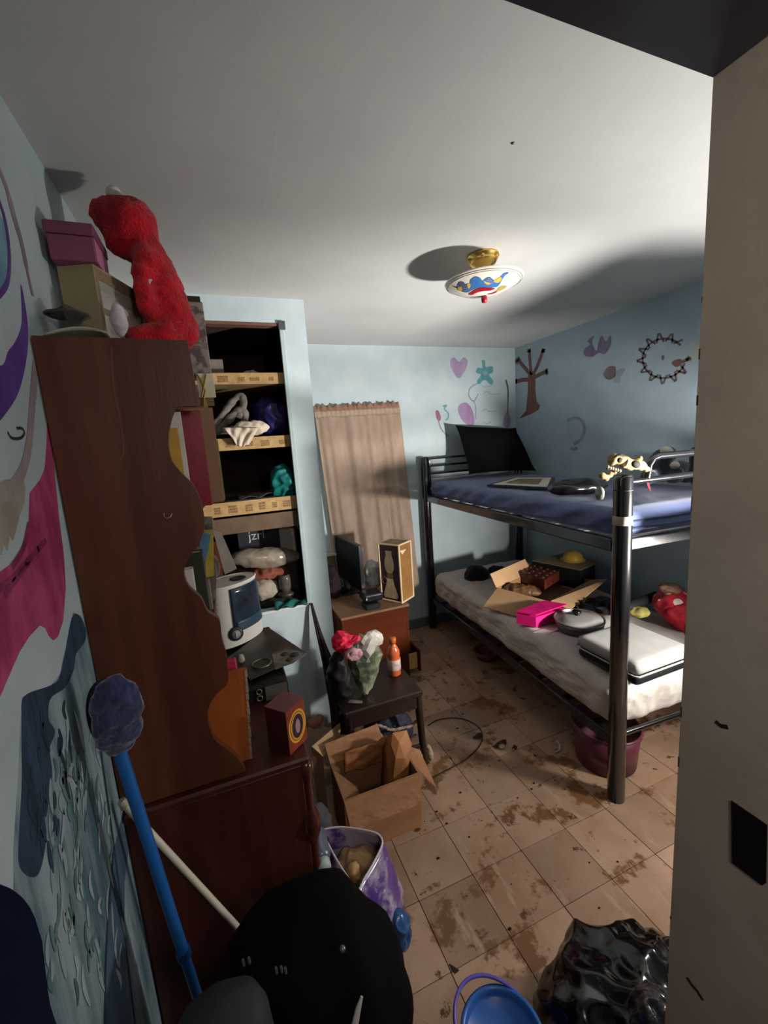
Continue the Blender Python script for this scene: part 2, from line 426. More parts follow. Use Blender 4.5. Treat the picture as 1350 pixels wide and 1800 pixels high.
patch(b_, s_, 'painted_flower_centre', C3([(262, 245), (278, 245), (280, 262), (264, 264)]), GREYP, h=.0014)
patch(b_, s_, 'painted_balloon', C3([(145, 420), (160, 395), (188, 393), (212, 425), (222, 470), (218, 495), (190, 495), (160, 465)]), paintmat('orchid', srgb('#8f6b96'), srgb('#967f9f')))
patch(b_, s_, 'painted_brush', C3([(355, 490), (365, 445), (378, 435), (390, 465), (386, 500), (372, 508)]), MAUVE)
stroke(b_, s_, 'painted_brush_handle', [C3([(368, 285), (378, 330), (378, 390), (376, 440)])], [.02, .016, .012, .01], TWIG)
stroke(b_, s_, 'painted_outline', [C3([(240, 300), (205, 320), (195, 355), (218, 385), (240, 350)]), C3([(222, 385), (228, 420), (228, 470)])], .010, GREYP)
stroke(b_, s_, 'painted_lettering', [C3([(262, 350), (280, 340), (300, 352), (340, 348)]), C3([(258, 430), (275, 422), (290, 432), (325, 430)]), C3([(262, 480), (280, 490), (300, 480)]), C3([(250, 310), (275, 318), (310, 306)])], .005, GREYP)
patch(b_, s_, 'painted_petal', C3([(42, 430), (55, 430), (66, 460), (58, 478), (45, 462)]), paintmat('rose', srgb('#8f5c70')))
stroke(b_, s_, 'painted_petal_stem', [C3([(54, 475), (68, 515), (100, 548)])], .014, MAUVE)
stroke(b_, s_, 'painted_squiggle', [C3([(75, 408), (92, 404), (82, 420), (100, 440), (98, 465), (88, 472)])], .013, TEAL)
r_, s_ = wall_right, 'right'
patch(r_, s_, 'painted_tree_trunk', C3([(472, 260), (490, 244), (506, 262), (506, 330), (512, 385), (528, 405), (520, 425), (485, 445), (430, 466), (462, 430), (470, 350)]), BROWNP, sm=False)
stroke(r_, s_, 'painted_branch', [C3([(488, 265), (462, 235), (425, 190)]), C3([(488, 262), (482, 210), (478, 145)]), C3([(495, 262), (520, 210), (545, 140)]), C3([(500, 275), (530, 258), (562, 245)]), C3([(485, 285), (450, 285), (414, 294)])], .035, BROWNP)
stroke(r_, s_, 'painted_twig_end', [C3([(425, 205), (415, 198), (432, 182)]), C3([(468, 150), (485, 148)]), C3([(535, 150), (552, 150)]), C3([(558, 232), (562, 262)]), C3([(416, 280), (415, 304)])], .03, TWIG)
patch(r_, s_, 'painted_swirl', C3([(748, 105), (780, 80), (770, 110), (790, 150), (800, 110), (815, 80), (835, 105), (855, 78), (858, 120), (830, 165), (800, 160), (770, 178), (735, 172), (732, 145), (760, 120)]), paintmat('plum', srgb('#6b5f79'), srgb('#76708a')))
patch(r_, s_, 'painted_smudge', C3([(822, 260), (845, 225), (878, 225), (875, 270), (845, 285)]), paintmat('smudge', srgb('#6a5d63'), srgb('#7e7981')))
patch(r_, s_, 'painted_smudge', C3([(885, 240), (925, 235), (905, 270), (900, 300), (870, 290)]), paintmat('pale_smudge', srgb('#84919a'), srgb('#8c9ba3')))
patch(r_, s_, 'painted_cloud', C3([(1212, 150), (1240, 110), (1290, 95), (1300, 160), (1250, 190), (1220, 185)]), paintmat('cream', srgb('#a9aca2'), srgb('#a3aeb0')))
ring = []
for k in range(23):
    q = 2*math.pi*(k/26)+.35; ring.append((1105-math.sin(q-1.2)*90+10*math.cos(q), 185-math.cos(q-1.2)*92))
mbp = [C3(ring)]
for k in range(1, 22):
    x, y = ring[k]; dx, dy = x-1105, y-185; L_ = math.hypot(dx, dy); a = .5 if k % 2 else -.4
    ux, uy = dx/L_, dy/L_; vx, vy = ux*math.cos(a)-uy*math.sin(a), ux*math.sin(a)+uy*math.cos(a)
    mbp.append(C3([(x-vx*16, y-vy*16), (x+vx*30, y+vy*30)]))
stroke(r_, s_, 'painted_vine_ring', mbp, .012, TWIG)
patch(r_, s_, 'painted_vine_knot', C3([(1140, 205), (1165, 190), (1185, 190), (1180, 215), (1160, 226)]), BROWNP)
stroke(r_, s_, 'painted_twig', [C3([(1178, 206), (1205, 195), (1232, 186)]), C3([(1208, 194), (1222, 176)])], .018, BROWNP)
patch(r_, s_, 'painted_dot', C3([(1095, 172), (1106, 175), (1103, 192), (1094, 190)]), TWIG)
stroke(r_, s_, 'painted_hook', [C3([(655, 475), (690, 462), (722, 475), (735, 515), (720, 560), (685, 585)]), C3([(668, 600), (685, 608), (702, 602)])], .026, GREYP)
stroke(r_, s_, 'painted_hook_shade', [C3([(665, 490), (662, 530), (672, 565)])], .02, paintmat('faint', srgb('#8fa3aa'), srgb('#97abb3')))
# left wall: loose patches of colour
l_, s_ = wall_left, 'left'
C7 = lambda pts: crop(pts, 0, 700, 3.0)
CL = lambda pts: crop(pts, 0, 1100, 2.571)
PUR = paintmat('purple', srgb('#4c2a78'), srgb('#5b3d8c')); SKY = paintmat('sky', srgb('#557f96'), srgb('#7ba1b0'))
TAUPE = paintmat('taupe', srgb('#9a8f8c'), srgb('#8a7c80')); PNK = M('paint_magenta', srgb('#b0476f'), .5, .1, 11, .3, 50, col2=srgb('#8f2f58'), stretch=(1, 1.6, .6), lo=.4, hi=.6)
patch(l_, s_, 'painted_blue_patch', [(-20, 372), (4, 385), (11, 420), (13, 470), (8, 500), (-20, 525)], SKY)
stroke(l_, s_, 'painted_purple_rim', [[(-14, 325), (4, 372), (13, 420), (15, 470), (9, 503), (-10, 525)]], .012, PUR, h=.0014)
stroke(l_, s_, 'painted_mauve_line', [[(-8, 285), (10, 328), (24, 380), (38, 430), (47, 475), (57, 520)]], [.02, .026, .022, .014], paintmat('dusty', srgb('#7d6a72'), srgb('#94878b')))
patch(l_, s_, 'painted_purple_crescent', [(36, 500), (45, 545), (49, 585), (46, 630), (35, 680), (18, 715), (-14, 745), (-14, 655), (6, 640), (14, 618), (28, 598), (38, 565)], PUR)
stroke(l_, s_, 'painted_grey_ribbon', [[(62, 640), (58, 690), (54, 740), (50, 783), (40, 825), (22, 855), (-10, 872)]], [.026, .024, .024, .024, .026, .034], TAUPE)
patch(l_, s_, 'painted_brush_tuft', [(38, 835), (44, 858), (42, 885), (34, 905), (28, 930), (22, 950), (17, 940), (12, 968), (6, 955), (2, 975), (-14, 960), (-14, 870), (10, 852)], paintmat('tuft', srgb('#8c8478'), srgb('#9d968a')), sm=False)
stroke(l_, s_, 'painted_curl', [C7([(38, 178), (60, 210), (105, 210), (126, 185), (115, 160), (85, 158)])], .0055, paintmat('ink', srgb('#3a3437')))
patch(l_, s_, 'painted_pink_cape', C7([(248, 120), (270, 200), (290, 430), (312, 650), (335, 830), (345, 1000), (332, 1170), (305, 1255), (280, 1278), (255, 1252), (238, 1212), (208, 1198), (150, 1260), (100, 1340), (60, 1430), (0, 1570), (-40, 1640), (-40, 925), (0, 915), (60, 870), (110, 800), (150, 650), (155, 500), (210, 430), (235, 370), (245, 230)]), PNK, sm=False)
stroke(l_, s_, 'painted_pink_shading', [C7([(-20, 1010), (60, 950), (140, 860), (240, 750)]), C7([(20, 1040), (100, 930), (200, 790)]), C7([(150, 660), (120, 790), (60, 890)])], .012, paintmat('wine', srgb('#6e1f4a'), srgb('#8a3560')), h=.0013)
GRYB = M('paint_greyblue', srgb('#8b9aa0'), .6, .2, 6, .35, 40, col2=srgb('#42606c'), stretch=(1, 2.4, .30), lo=.38, hi=.60)
NAVYP = M('paint_navy', srgb('#2d4258'), .55, .2, 9, .3, 50, col2=srgb('#22303f'), stretch=(1, 2.4, .35), lo=.4, hi=.6)
patch(l_, s_, 'painted_blue_field', CL([(330, -60), (370, -40), (450, 300), (530, 640), (630, 1120), (690, 1500), (740, 1850), (60, 1850), (60, 1000), (80, 700), (95, 380), (120, 310), (230, 270), (270, 220), (300, 80)]), GRYB, sm=False)
patch(l_, s_, 'painted_navy_side', CL([(330, -50), (372, -20), (385, 60), (340, 130), (330, 200), (290, 280), (225, 330), (215, 420), (245, 480), (220, 560), (232, 680), (195, 820), (205, 960), (165, 1130), (85, 1090), (85, 900), (95, 700), (95, 380), (120, 310), (230, 268), (270, 220), (300, 80)]), NAVYP, h=.0014)
stroke(l_, s_, 'painted_dark_line', [CL([(452, 560), (490, 840), (520, 1060), (560, 1400), (612, 1850)]), CL([(510, 1000), (495, 1200), (475, 1500), (470, 1850)]), CL([(270, 710), (300, 690), (350, 730)])], .012, NAVYP, h=.0018)
patch(l_, s_, 'painted_blue_stripe', CL([(512, 1010), (545, 880), (580, 1000), (560, 1160), (560, 1360), (600, 1850), (475, 1850), (485, 1400)]), M('paint_steel', srgb('#4d6377'), .6, .2, 8, .3, 50, col2=srgb('#364a5e'), stretch=(1, 2.4, .3)), h=.0014, sm=False)
rg = random.Random(17)
def brush(n, x0, x1, y0, y1, l0, l1):
    L = []
    for q in range(n):
        v = rg.random(); y = y0+(y1-y0)*v; lo = x0[0]+(x0[1]-x0[0])*v; hi = x1[0]+(x1[1]-x1[0])*v
        x = rg.uniform(lo, hi); l = rg.uniform(l0, l1); b_ = rg.uniform(-14, 14); sl = rg.uniform(-.1, .25)
        L.append(CL([(x, y), (x+sl*l*.5+b_, y+l*.5), (x+sl*l, y+l)]))
    return L
PALE = paintmat('pale_streak', srgb('#9fa9ad'), srgb('#86959c')); GRG = paintmat('green_grey', srgb('#466261'), srgb('#5d7877'))
stroke(l_, s_, 'painted_pale_streaks', brush(60, (230, 190), (440, 640), 350, 1600, 60, 190), .013, PALE, h=.0019, taper=True)
stroke(l_, s_, 'painted_green_streaks', brush(34, (240, 200), (430, 600), 500, 1600, 60, 170), .012, GRG, h=.0020, taper=True)
stroke(l_, s_, 'painted_navy_streaks', brush(26, (120, 130), (330, 260), 330, 1000, 60, 170), .012, NAVYP, h=.0021, taper=True)
# ---------------------------------------------------------------- bookcase hutch on a dresser base
WOOD = M('bookcase_wood', srgb('#5c3320'), .42, .18, 3, .06, 30, col2=srgb('#482414'), stretch=(6, 6, .5))
WOODD = M('dresser_wood', srgb('#4c241c'), .35, .18, 3, .06, 30, col2=srgb('#381913'), stretch=(6, 6, .5))
WOODE = M('panel_edge', srgb('#8c6a52'), .5, .1)
HY0, HY1, HZ0, HZ1 = 1.10, 2.06, .79, 1.915
hutch = T('bookcase', 'tall dark brown bookcase with scalloped side panel standing on a dresser base', 'bookcase', (-.17, 1.58, 0))
edge = smooth([(329, 598), (337, 640), (346, 690), (348, 712), (325, 714), (309, 718), (299, 745), (295, 775), (301, 808), (320, 833), (340, 853), (352, 880), (358, 905), (358, 930), (350, 957), (337, 973), (325, 995), (324, 1013), (333, 1033), (353, 1051), (365, 1075), (385, 1090), (390, 1122), (397, 1147), (400, 1173), (400, 1201), (381, 1220), (367, 1244), (366, 1271), (379, 1302), (406, 1322), (424, 1341), (431, 1356)], 4, False)
out = [at(x, y, 'y', HY0) for x, y in edge]
zb_ = out[-1].z
out = [Vector((XL+.004, HY0, HZ1))] + out + [Vector((XL+.004, HY0, zb_))]
out = [Vector((p.x, HY0, min(max(p.z, HZ0+.002), HZ1))) for p in out]
MB().prism(out, (0, .02, 0)).build('side_panel', WOOD, hutch)
MB().prism([p+Vector((0, HY1-HY0-.02, 0)) for p in out], (0, .02, 0)).build('side_panel', WOOD, hutch)
MB().box(XL+.002, -.045, HY0+.021, HY1-.021, HZ1-.02, HZ1, .002).build('top_board', WOOD, hutch)
MB().box(XL+.002, XL+.008, HY0+.021, HY1-.021, HZ0+.002, HZ1-.021).build('back_panel', WOODD, hutch)
SZ = (1.515, 1.205)
for z in SZ: MB().box(XL+.009, -.06, HY0+.021, HY1-.021, z-.018, z, .002).build('shelf', WOOD, hutch)
MB().box(XL+.003, .118, HY0-.002, HY1+.01, .02, HZ0-.024, .004).build('base_cabinet', WOODD, hutch)
MB().box(XL+.003, .140, HY0-.012, HY1+.015, HZ0-.022, HZ0, .006).build('base_top', WOODD, hutch)
MB().box(XL+.003, .125, HY0-.008, HY1+.012, 0, .07, .006).build('plinth', WOODD, hutch)
for y in (HY0+.012, HY1-.012):
    MB().lathe([(.016, .07), (.017, .12), (.013, .14), (.013, .40), (.017, .42), (.013, .45), (.014, .50), (.024, .53), (.029, .56), (.022, .59), (.013, .61), (.013, .70), (.018, .73), (.018, .766)], (.128, y, 0), 16).build('turned_post', M('turned_wood', srgb('#4a231a'), .22, .15, 6, .04, coat=.3), hutch)
for k in range(3):
    z0 = .085+k*.225
    d = MB().box(.1185, .132, HY0+.05, HY1-.05, z0, z0+.21, .004).build('drawer', WOODD, hutch)
    for y in (1.35, 1.80): MB().ico((.146, y, z0+.105), .013, 2).build('knob', M('brass_knob', srgb('#8a6a35'), .35, metal=.8), d)
MB().tube([at(288, 902, 'y', HY0-.001), at(288, 908, 'y', HY0-.006), at(293, 912, 'y', HY0-.010), at(300, 908, 'y', HY0-.010), at(302, 902, 'y', HY0-.006)], .0016, 6).build('cup_hook', M('hook_metal', srgb('#a79483'), .35, metal=.7), hutch)
# crease of lighter veneer on the side panel
mb = MB()
ribbon(mb, [at(x, y, 'y', HY0) for x, y in smooth([(196, 610), (200, 680), (212, 740), (218, 790), (212, 810)], 4, False)], .0025, (0, -1, 0), .0004)
mb.build('veneer_crack', M('veneer_crack', srgb('#6e4430'), .6), hutch)

def book(name, label, cat, y0, y1, x0, x1, z0, z1, cover, pages=None, lean=0, group=None, th=.003, extra=None):
    t = T(name, label, cat, ((x0+x1)/2, (y0+y1)/2, z0), group)
    X = Matrix.Translation(Vector((x1, y1, z0))) @ Matrix.Rotation(lean, 4, 'X') @ Matrix.Translation(-Vector((x1, y1, z0)))
    mb = MB(); mb.X = X
    mb.box(x0, x1, y0, y0+th, z0, z1, .0008); mb.box(x0, x1, y1-th, y1, z0, z1, .0008); mb.box(x1-th, x1, y0+th, y1-th, z0, z1)
    mb.build('cover', cover, t)
    mb = MB(); mb.X = X
    mb.box(x0, x1-th-.0005, y0+th+.0003, y1-th-.0003, z0+.003, z1-.003); mb.build('pages', pages or PAGES, t)
    return t
PAGES = M('pages', srgb('#cbbfa6'), .8, .1, 40, .2, 200)
def xat(px, py, y): return at(px, py, 'y', y).x
def zat(px, py, y): return at(px, py, 'y', y).z
Z1 = SZ[0]+.0005
book('folder', 'yellow paper folder, nearest in the row of books', 'folder', 1.150, 1.158, -.28, xat(319, 800, 1.15), Z1, zat(305, 752, 1.15), M('folder_yellow', srgb('#c89a3f'), .6), group='books on the bookcase shelf', th=.001)
book('folder', 'white paper folder between the yellow folder and the red album', 'folder', 1.168, 1.180, -.28, xat(322, 760, 1.175), Z1, zat(315, 724, 1.17), M('folder_white', srgb('#d3cfc9'), .6), group='books on the bookcase shelf', th=.001)
book('photo_album', 'thick dark red album standing on the bookcase shelf', 'album', 1.232, 1.275, -.25, xat(362, 800, 1.25), Z1, zat(345, 722, 1.24), M('album_red', srgb('#8e1027'), .4, .2, 6, .1), group='books on the bookcase shelf', th=.004)
book('binder', 'tan brown binder just behind the red album', 'binder', 1.295, 1.330, -.25, xat(384, 800, 1.30), Z1, zat(355, 717, 1.30), M('binder_tan', srgb('#8d6a52'), .6, .1), group='books on the bookcase shelf', th=.003)
book('notebook', 'olive green notebook with white page edges, last in the row', 'notebook', 1.350, 1.362, -.20, xat(390, 820, 1.35)-.002, Z1, zat(384, 773, 1.35), M('note_green', srgb('#79804a'), .6), group='books on the bookcase shelf', th=.001)
# lower hutch shelf
Z2 = SZ[1]+.0005
book('book', 'white hardback book edge showing in the lower scallop of the bookcase', 'book', 1.135, 1.160, -.28, xat(343, 1030, 1.14), Z2, zat(330, 1000, 1.14), M('book_white', srgb('#cdcac4'), .5))
book('book', 'dark green book between the white book and the cardboard pieces', 'book', 1.180, 1.215, -.27, xat(364, 1030, 1.19), Z2, zat(345, 970, 1.19), M('book_green', srgb('#2d3226'), .5))
t = T('cardboard_flap', 'yellow and blue printed carton sticking out of the bookcase', 'carton', (-.1, 1.27, Z2))
y = 1.27
MB().prism([at(357, 912, 'y', y), at(375, 912, 'y', y), at(376, 1012, 'y', y), at(362, 1015, 'y', y)][::-1], (0, .006, 0)).build('yellow_side', M('carton_yellow', srgb('#b9a23c'), .6, .2, 20), t)
MB().prism([at(350, 935, 'y', y-.008), at(371, 940, 'y', y-.008), at(362, 985, 'y', y-.008), at(352, 990, 'y', y-.008)][::-1], (0, .005, 0)).build('blue_side', M('carton_blue', srgb('#5b8db0'), .6, .2, 20), t)
MB().prism([at(357, 908, 'y', y-.002), at(373, 908, 'y', y-.002), at(374, 930, 'y', y-.002), at(358, 932, 'y', y-.002)][::-1], (0, .0015, 0)).build('printed_band', M('carton_print', srgb('#8d8c80'), .6, .4, 30), t)
MB().box(-.2, -.065, y+.007, y+.035, Z2, Z2+.09, .002).build('carton_base', M('carton_base', srgb('#7c745f'), .7), t)
o = crumple('brown_cloth', (-.10, 1.38, Z2+.085), (.055, .05, .09), M('brown_fuzz', srgb('#5b4436'), .9, .3, 30, .5, 120, sheen=.3), 5, .014, 16, Z2, sub=4); tag(o, 'brown fuzzy cloth bundled on the lower bookcase shelf', 'cloth')
o = MB().prism([at(374, 932, 'y', 1.9), at(388, 935, 'y', 1.9), at(416, 1000, 'y', 1.9), at(395, 1010, 'y', 1.9)][::-1], (0, .02, 0)).build('board', M('pale_board', srgb('#7d756c'), .7)); tag(o, 'pale grey board leaning behind the carton in the bookcase', 'board')

# ---------------------------------------------------------------- on top of the bookcase
ZT = HZ1+.0006
BEI = M('box_beige', srgb('#9a8b6a'), .7, .08, 12)
t = T('display_box', 'beige cardboard display box with a clear side window on the bookcase', 'box', (-.245, 1.37, ZT))
bz1 = zat(130, 461, 1.29)
bB = Vector((-.228, 1.29, 0)); bu = Vector((.37, .93, 0)).normalized(); bv = Vector((-bu.y, bu.x, 0)); bL, bW = .215, .088
def bp_(a, b, z): return bB+bu*a+bv*b+Vector((0, 0, z))
def wall_(mb, a0, b0, a1, b1, z0, z1): return mb.prism([bp_(a0, b0, z0), bp_(a1, b0, z0), bp_(a1, b1, z0), bp_(a0, b1, z0)], (0, 0, z1-z0))
mb = MB()
wall_(mb, 0, 0, .004, bW, ZT, bz1); wall_(mb, bL-.004, 0, bL, bW, ZT, bz1); wall_(mb, .004, bW-.004, bL-.004, bW, ZT, bz1); wall_(mb, .004, 0, bL-.004, bW-.004, bz1-.004, bz1); wall_(mb, .004, 0, bL-.004, bW-.004, ZT, ZT+.004)
mb.build('carton', BEI, t)
mb = MB()
wall_(mb, .004, 0, .016, .004, ZT+.004, bz1-.004); wall_(mb, bL-.02, 0, bL-.004, .004, ZT+.004, bz1-.004); wall_(mb, .016, 0, bL-.02, .004, ZT+.004, ZT+.03); wall_(mb, .016, 0, bL-.02, .004, bz1-.03, bz1-.004); wall_(mb, .016, 0, bL-.02, .004, ZT+.105, ZT+.12)
mb.build('window_frame', M('box_frame', srgb('#847558'), .7), t)
mb = MB(); wall_(mb, .016, .002, bL-.02, .0025, ZT+.03, bz1-.03); mb.build('clear_window', M('clear_film', srgb('#e8e4de'), .12, .05, bump=0, alpha=.25), t)
MB().ico(bp_(bL*.5, .045, ZT+.10), (.055, .085, .075), 4, fold(.012, 22, 3), rot=Euler((0, 0, -.38)).to_matrix()).build('packing_tissue', M('tissue', srgb('#b5a89c'), .7), t)
t = T('gift_box', 'plum pink gift box resting on the beige display box', 'box', (-.26, 1.35, bz1))
pz0, pz1 = bz1+.0005, zat(115, 389, 1.28)
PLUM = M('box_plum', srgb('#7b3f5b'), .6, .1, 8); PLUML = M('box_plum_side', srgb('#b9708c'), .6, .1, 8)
MB().box(-.310, -.216, 1.28, 1.42, pz0, pz1-.028, .002).build('box_body', PLUM, t)
lid = MB().box(-.314, -.212, 1.276, 1.424, pz1-.027, pz1, .003).build('lid', PLUM, t)
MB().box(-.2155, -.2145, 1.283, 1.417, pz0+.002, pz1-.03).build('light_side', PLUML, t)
# dark slipper
t = T('slipper', 'dark grey slipper lying at the wall end of the bookcase top', 'slipper', (-.28, 1.2, ZT))
L_ = [at(56, 552, 'y', 1.2), at(75, 552, 'y', 1.2), at(95, 555, 'y', 1.2), at(118, 557, 'y', 1.2), at(138, 555, 'y', 1.2), at(150, 553, 'y', 1.2)]
L_ = [Vector((max(p.x, XL+.05), p.y, p.z)) for p in L_]
mb = MB(); mb.tube(L_, [.034, .046, .042, .028, .017, .004], 14); mb.build('upper', M('slipper_felt', srgb('#1d1c1c'), .85, .4, 18, .3, 90, col2=srgb('#4a4845'), sheen=.2), t)
MB().box(XL+.02, -.24, 1.17, 1.23, ZT, ZT+.012, .004).build('sole', M('slipper_sole', srgb('#1b1918'), .7), t)
o = MB().grid(10, 6, lambda u, v: Vector((-.305+.115*u, 1.10+.10*v, ZT+.001+.018*math.sin(u*2.6)*(1-v)+.004*v))).build('paper_sheet', M('paper_cream', srgb('#b9b3a4'), .8), sol=.001); tag(o, 'curled cream paper sheet between slipper and red plush toy', 'paper')
o = crumple('white_plush', tuple(at(209, 562, 'y', 1.27)), (.015, .018, .036), M('plush_white', srgb('#c9bcc4'), .9, .12, 20, .4, 120, sheen=.4), 12, .006, 22, ZT, sub=4); tag(o, 'small white plush standing beside the red plush toy', 'plush toy')

def metablob(name, balls, mat, parent=None, res=.012, loc=None, fur=0, seed=0, thr=.6, label=None, sub=0, fn=None):
    """one continuous soft body from overlapping balls (centre, radius)"""
    # implicit union sampled as a displaced hull: metaball polygonised, then turned into a plain mesh
    mbd = bpy.data.metaballs.new('soft_body_'+str(seed)); mo = bpy.data.objects.new('soft_body_'+str(seed), mbd); COL.objects.link(mo)
    mbd.resolution = res; mbd.render_resolution = res; mbd.threshold = thr
    for c, r in balls:
        e = mbd.elements.new(); e.co = c; e.radius = r*1.55
    dg = bpy.context.evaluated_depsgraph_get(); dg.update()
    me = bpy.data.meshes.new_from_object(mo.evaluated_get(dg)); bpy.data.objects.remove(mo)
    vs = [v.co.copy() for v in me.vertices]; ns = [v.normal.copy() for v in me.vertices]; fs = [list(p.vertices) for p in me.polygons]
    vs2 = []
    for v, n in zip(vs, ns):
        if fur: v = v + n*fur*(nz(v, 55, seed, 2)+.6*nz(v, 120, seed+4, 2))
        if fn: v = fn(v, n)
        vs2.append(v)
    bpy.data.meshes.remove(me)
    return MB().add(vs2, fs, True).build(name, mat, parent, loc=loc, label=label)
RED = M('plush_red', srgb('#cb0320'), .9, .25, 26, .9, 170, col2=srgb('#960014'), sheen=.15, bdist=.008)
YP = 1.42
def A_(px, py, dy=0): return at(px, py, 'y', YP+dy)
t = T('plush_toy', 'big red furry plush toy with a white pompom, hunched on the bookcase', 'plush toy', (-.09, YP, ZT))
k = .00124*1.02
balls = [(A_(224, 398), 52*k), (A_(238, 388), 42*k), (A_(196, 378), 34*k), (A_(182, 376), 26*k), (A_(212, 428), 30*k), (A_(250, 430), 36*k), (A_(268, 462), 42*k),
         (A_(282, 500), 48*k), (A_(295, 540), 50*k), (A_(300, 575), 50*k), (A_(318, 582), 40*k)]
for s in (-1, 1):
    dy = s*.045
    balls += [(A_(255, 455, dy), 26*k), (A_(250, 480, dy*1.3), 24*k), (A_(252, 510, dy*1.4), 22*k), (A_(258, 540, dy*1.3), 22*k), (A_(290, 588, dy), 32*k), (A_(265, 590, dy*1.3), 24*k), (A_(242, 590, dy*1.4), 22*k)]
metablob('body', balls, RED, t, fur=.0055, seed=21, fn=lambda v, n: Vector((v.x, v.y, max(v.z, ZT))))
MB().ico(A_(200, 341), .0195, 3).build('pompom', M('plush_pompom', srgb('#d6d4d0'), .8, .05, 20, .4, 120), t)
MB().prism([A_(250, 515, -.075), A_(262, 490, -.075), A_(268, 491, -.075), A_(256, 512, -.075)], (0, .001, 0)).build('care_tag', M('tag_white', srgb('#cfc4c0'), .7), t)
# patterned gift box overhanging the bookcase edge
t = T('gift_bag', 'grey marbled gift carton with a gold tassel overhanging the bookcase edge', 'gift box', (-.05, 1.66, ZT))
MARB = M('marbled_paper', srgb('#8a7f7a'), .6, .3, 28, .05, col2=srgb('#564a4a'), lo=.46, hi=.56)
gz = zat(345, 530, 1.6)
MB().box(-.16, .016, 1.60, 1.70, ZT, gz, .003).build('carton', MARB, t)
MB().box(-.12, .010, 1.602, 1.698, gz+.0002, gz+.018, .002).build('dark_top', M('carton_dark', srgb('#2b2725'), .7), t)
MB().box(-.034, .020, 1.592, 1.5985, ZT-.072, ZT+.008, .001).build('cream_tag', M('cream_card', srgb('#cfc3a8'), .6), t)
GOLD = M('gold_cord', srgb('#b08d45'), .45, .2, 60, .2, metal=.2)
mb = MB()
mb.tube([(-.03, 1.590, ZT+.005), (-.018, 1.588, ZT-.02), (-.012, 1.588, ZT-.05), (-.02, 1.588, ZT-.08)], .003, 6)
mb.tube([(-.002, 1.590, ZT+.005), (-.012, 1.587, ZT-.03), (-.024, 1.588, ZT-.07)], .003, 6)
for q in range(7): mb.tube([(-.02+.001*q, 1.588, ZT-.08), (-.026+.003*q, 1.588-.001*q, ZT-.125)], .0016, 5)
mb.build('tassel', GOLD, t)
MB().box(-.038, .012, 1.592, 1.5975, ZT-.10, ZT-.073, .001).build('ribbon_band', M('ribbon_olive', srgb('#6d5a2c'), .6), t)

# ---------------------------------------------------------------- closet contents
def zc(k): return SH[k][0]-.003+.0006
G = 'closet'
o = MB().box(.0, .085, 2.42, 2.52, zc(0), zc(0)+.085, .003).build('carton_small', M('carton_grey', srgb('#6b635a'), .8)); tag(o, 'small grey carton on the top closet shelf', 'box')
o = crumple('cloth_scrap', (.22, 2.44, zc(0)+.012), (.04, .03, .015), M('scrap_grey', srgb('#8b867e'), .9), 31, .006, 30, zc(0), sub=4); tag(o, 'small pale cloth scrap on the top closet shelf', 'cloth')
TW = M('towel_grey', srgb('#77716a'), .95, .2, 20, .4, 100, sheen=.2)
mb = MB()
for pts, r_ in ((((372, 756), (392, 728), (412, 703), (424, 697), (428, 712), (418, 735)), .026), (((376, 762), (398, 742), (420, 722), (432, 730), (424, 752)), .026), (((368, 764), (385, 758), (410, 756), (436, 756)), .030)):
    q = [at(x, y, 'y', 2.45) for x, y in smooth(pts, 6, False)]
    mb.tube([Vector((p.x, p.y+.02*nz(p, 9, 3), max(p.z, zc(1)+r_*1.25))) for p in q], [r_*(.85+.35*nz(p, 20, 4)) for p in q], 14, flat=.8)
t_ = T('grey_towel', 'grey towel twisted in folds on the middle closet shelf', 'towel', tuple(at(400, 762, 'y', 2.45)))
mb.build('towel_folds', TW, t_)
def drape(u, v):
    tip = .35+.65*(1-abs(u-.62)*1.5); lx = 392+62*u+ (424-(392+62*u))*.55*v
    py = 752+(8+30*tip)*v+4*math.sin(u*7)*v
    base = at(lx, py, 'y', CY)
    w_ = .013*ridge((u*2.2, v*.7, 3), 1.6, 4)+.005*math.sin(u*21+v*6)
    return Vector((base.x, CY+.004-.012*math.sin(min(1, v*2)*1.5)-max(0, w_+.006)*.9, base.z))
CRM = M('cloth_cream', srgb('#c2b5a2'), .9, .1, 20, .3, 100)
t = T('cream_cloth', 'cream crumpled cloth hanging over the middle closet shelf edge', 'cloth', tuple(at(425, 757, 'y', 2.35)))
MB().grid(40, 16, drape).build('hanging_fold', CRM, t, sol=.004)
crumple('bunched_end', tuple(at(440, 752, 'y', 2.36)+Vector((0, .0, 0))), (.085, .035, .030), CRM, 35, .012, 18, zc(1), t, 4)
o = crumple('purple_bag', tuple(at(477, 735, 'y', 2.50)), (.085, .10, .095), M('bag_purple', srgb('#2c1f6b'), .45, .3, 10, .2, 40), 36, .028, 10, zc(1)); tag(o, 'deep purple bag stuffed on the middle closet shelf', 'bag')
o = crumple('teal_bag', tuple(at(497, 848, 'y', 2.40)), (.050, .06, .085), M('bag_teal', srgb('#11756f'), .45, .3, 10, .2, 40, col2=srgb('#0a4a4a')), 37, .022, 12, zc(2)); tag(o, 'teal plastic bag on the lower closet shelf', 'bag')
o = MB().grid(14, 8, lambda u, v: Vector((.08+.24*u, 2.37+.22*v, zc(2)+.004+.03*abs(math.sin(u*7+v*2))*(.3+.7*u)))).build('grey_paper', M('paper_grey', srgb('#6f6f6e'), .7), sol=.001); tag(o, 'rumpled grey papers lying on the lower closet shelf', 'paper')
o = MB().box(.005, .27, 2.352, 2.60, zc(2), zc(2)+.007, .001).build('magazine', M('dark_magazine', srgb('#27272b'), .4)); tag(o, 'dark flat folder under the grey papers on the lower shelf', 'folder')
o['label'] = 'dark flat folder on the lower closet shelf beneath rumpled papers'
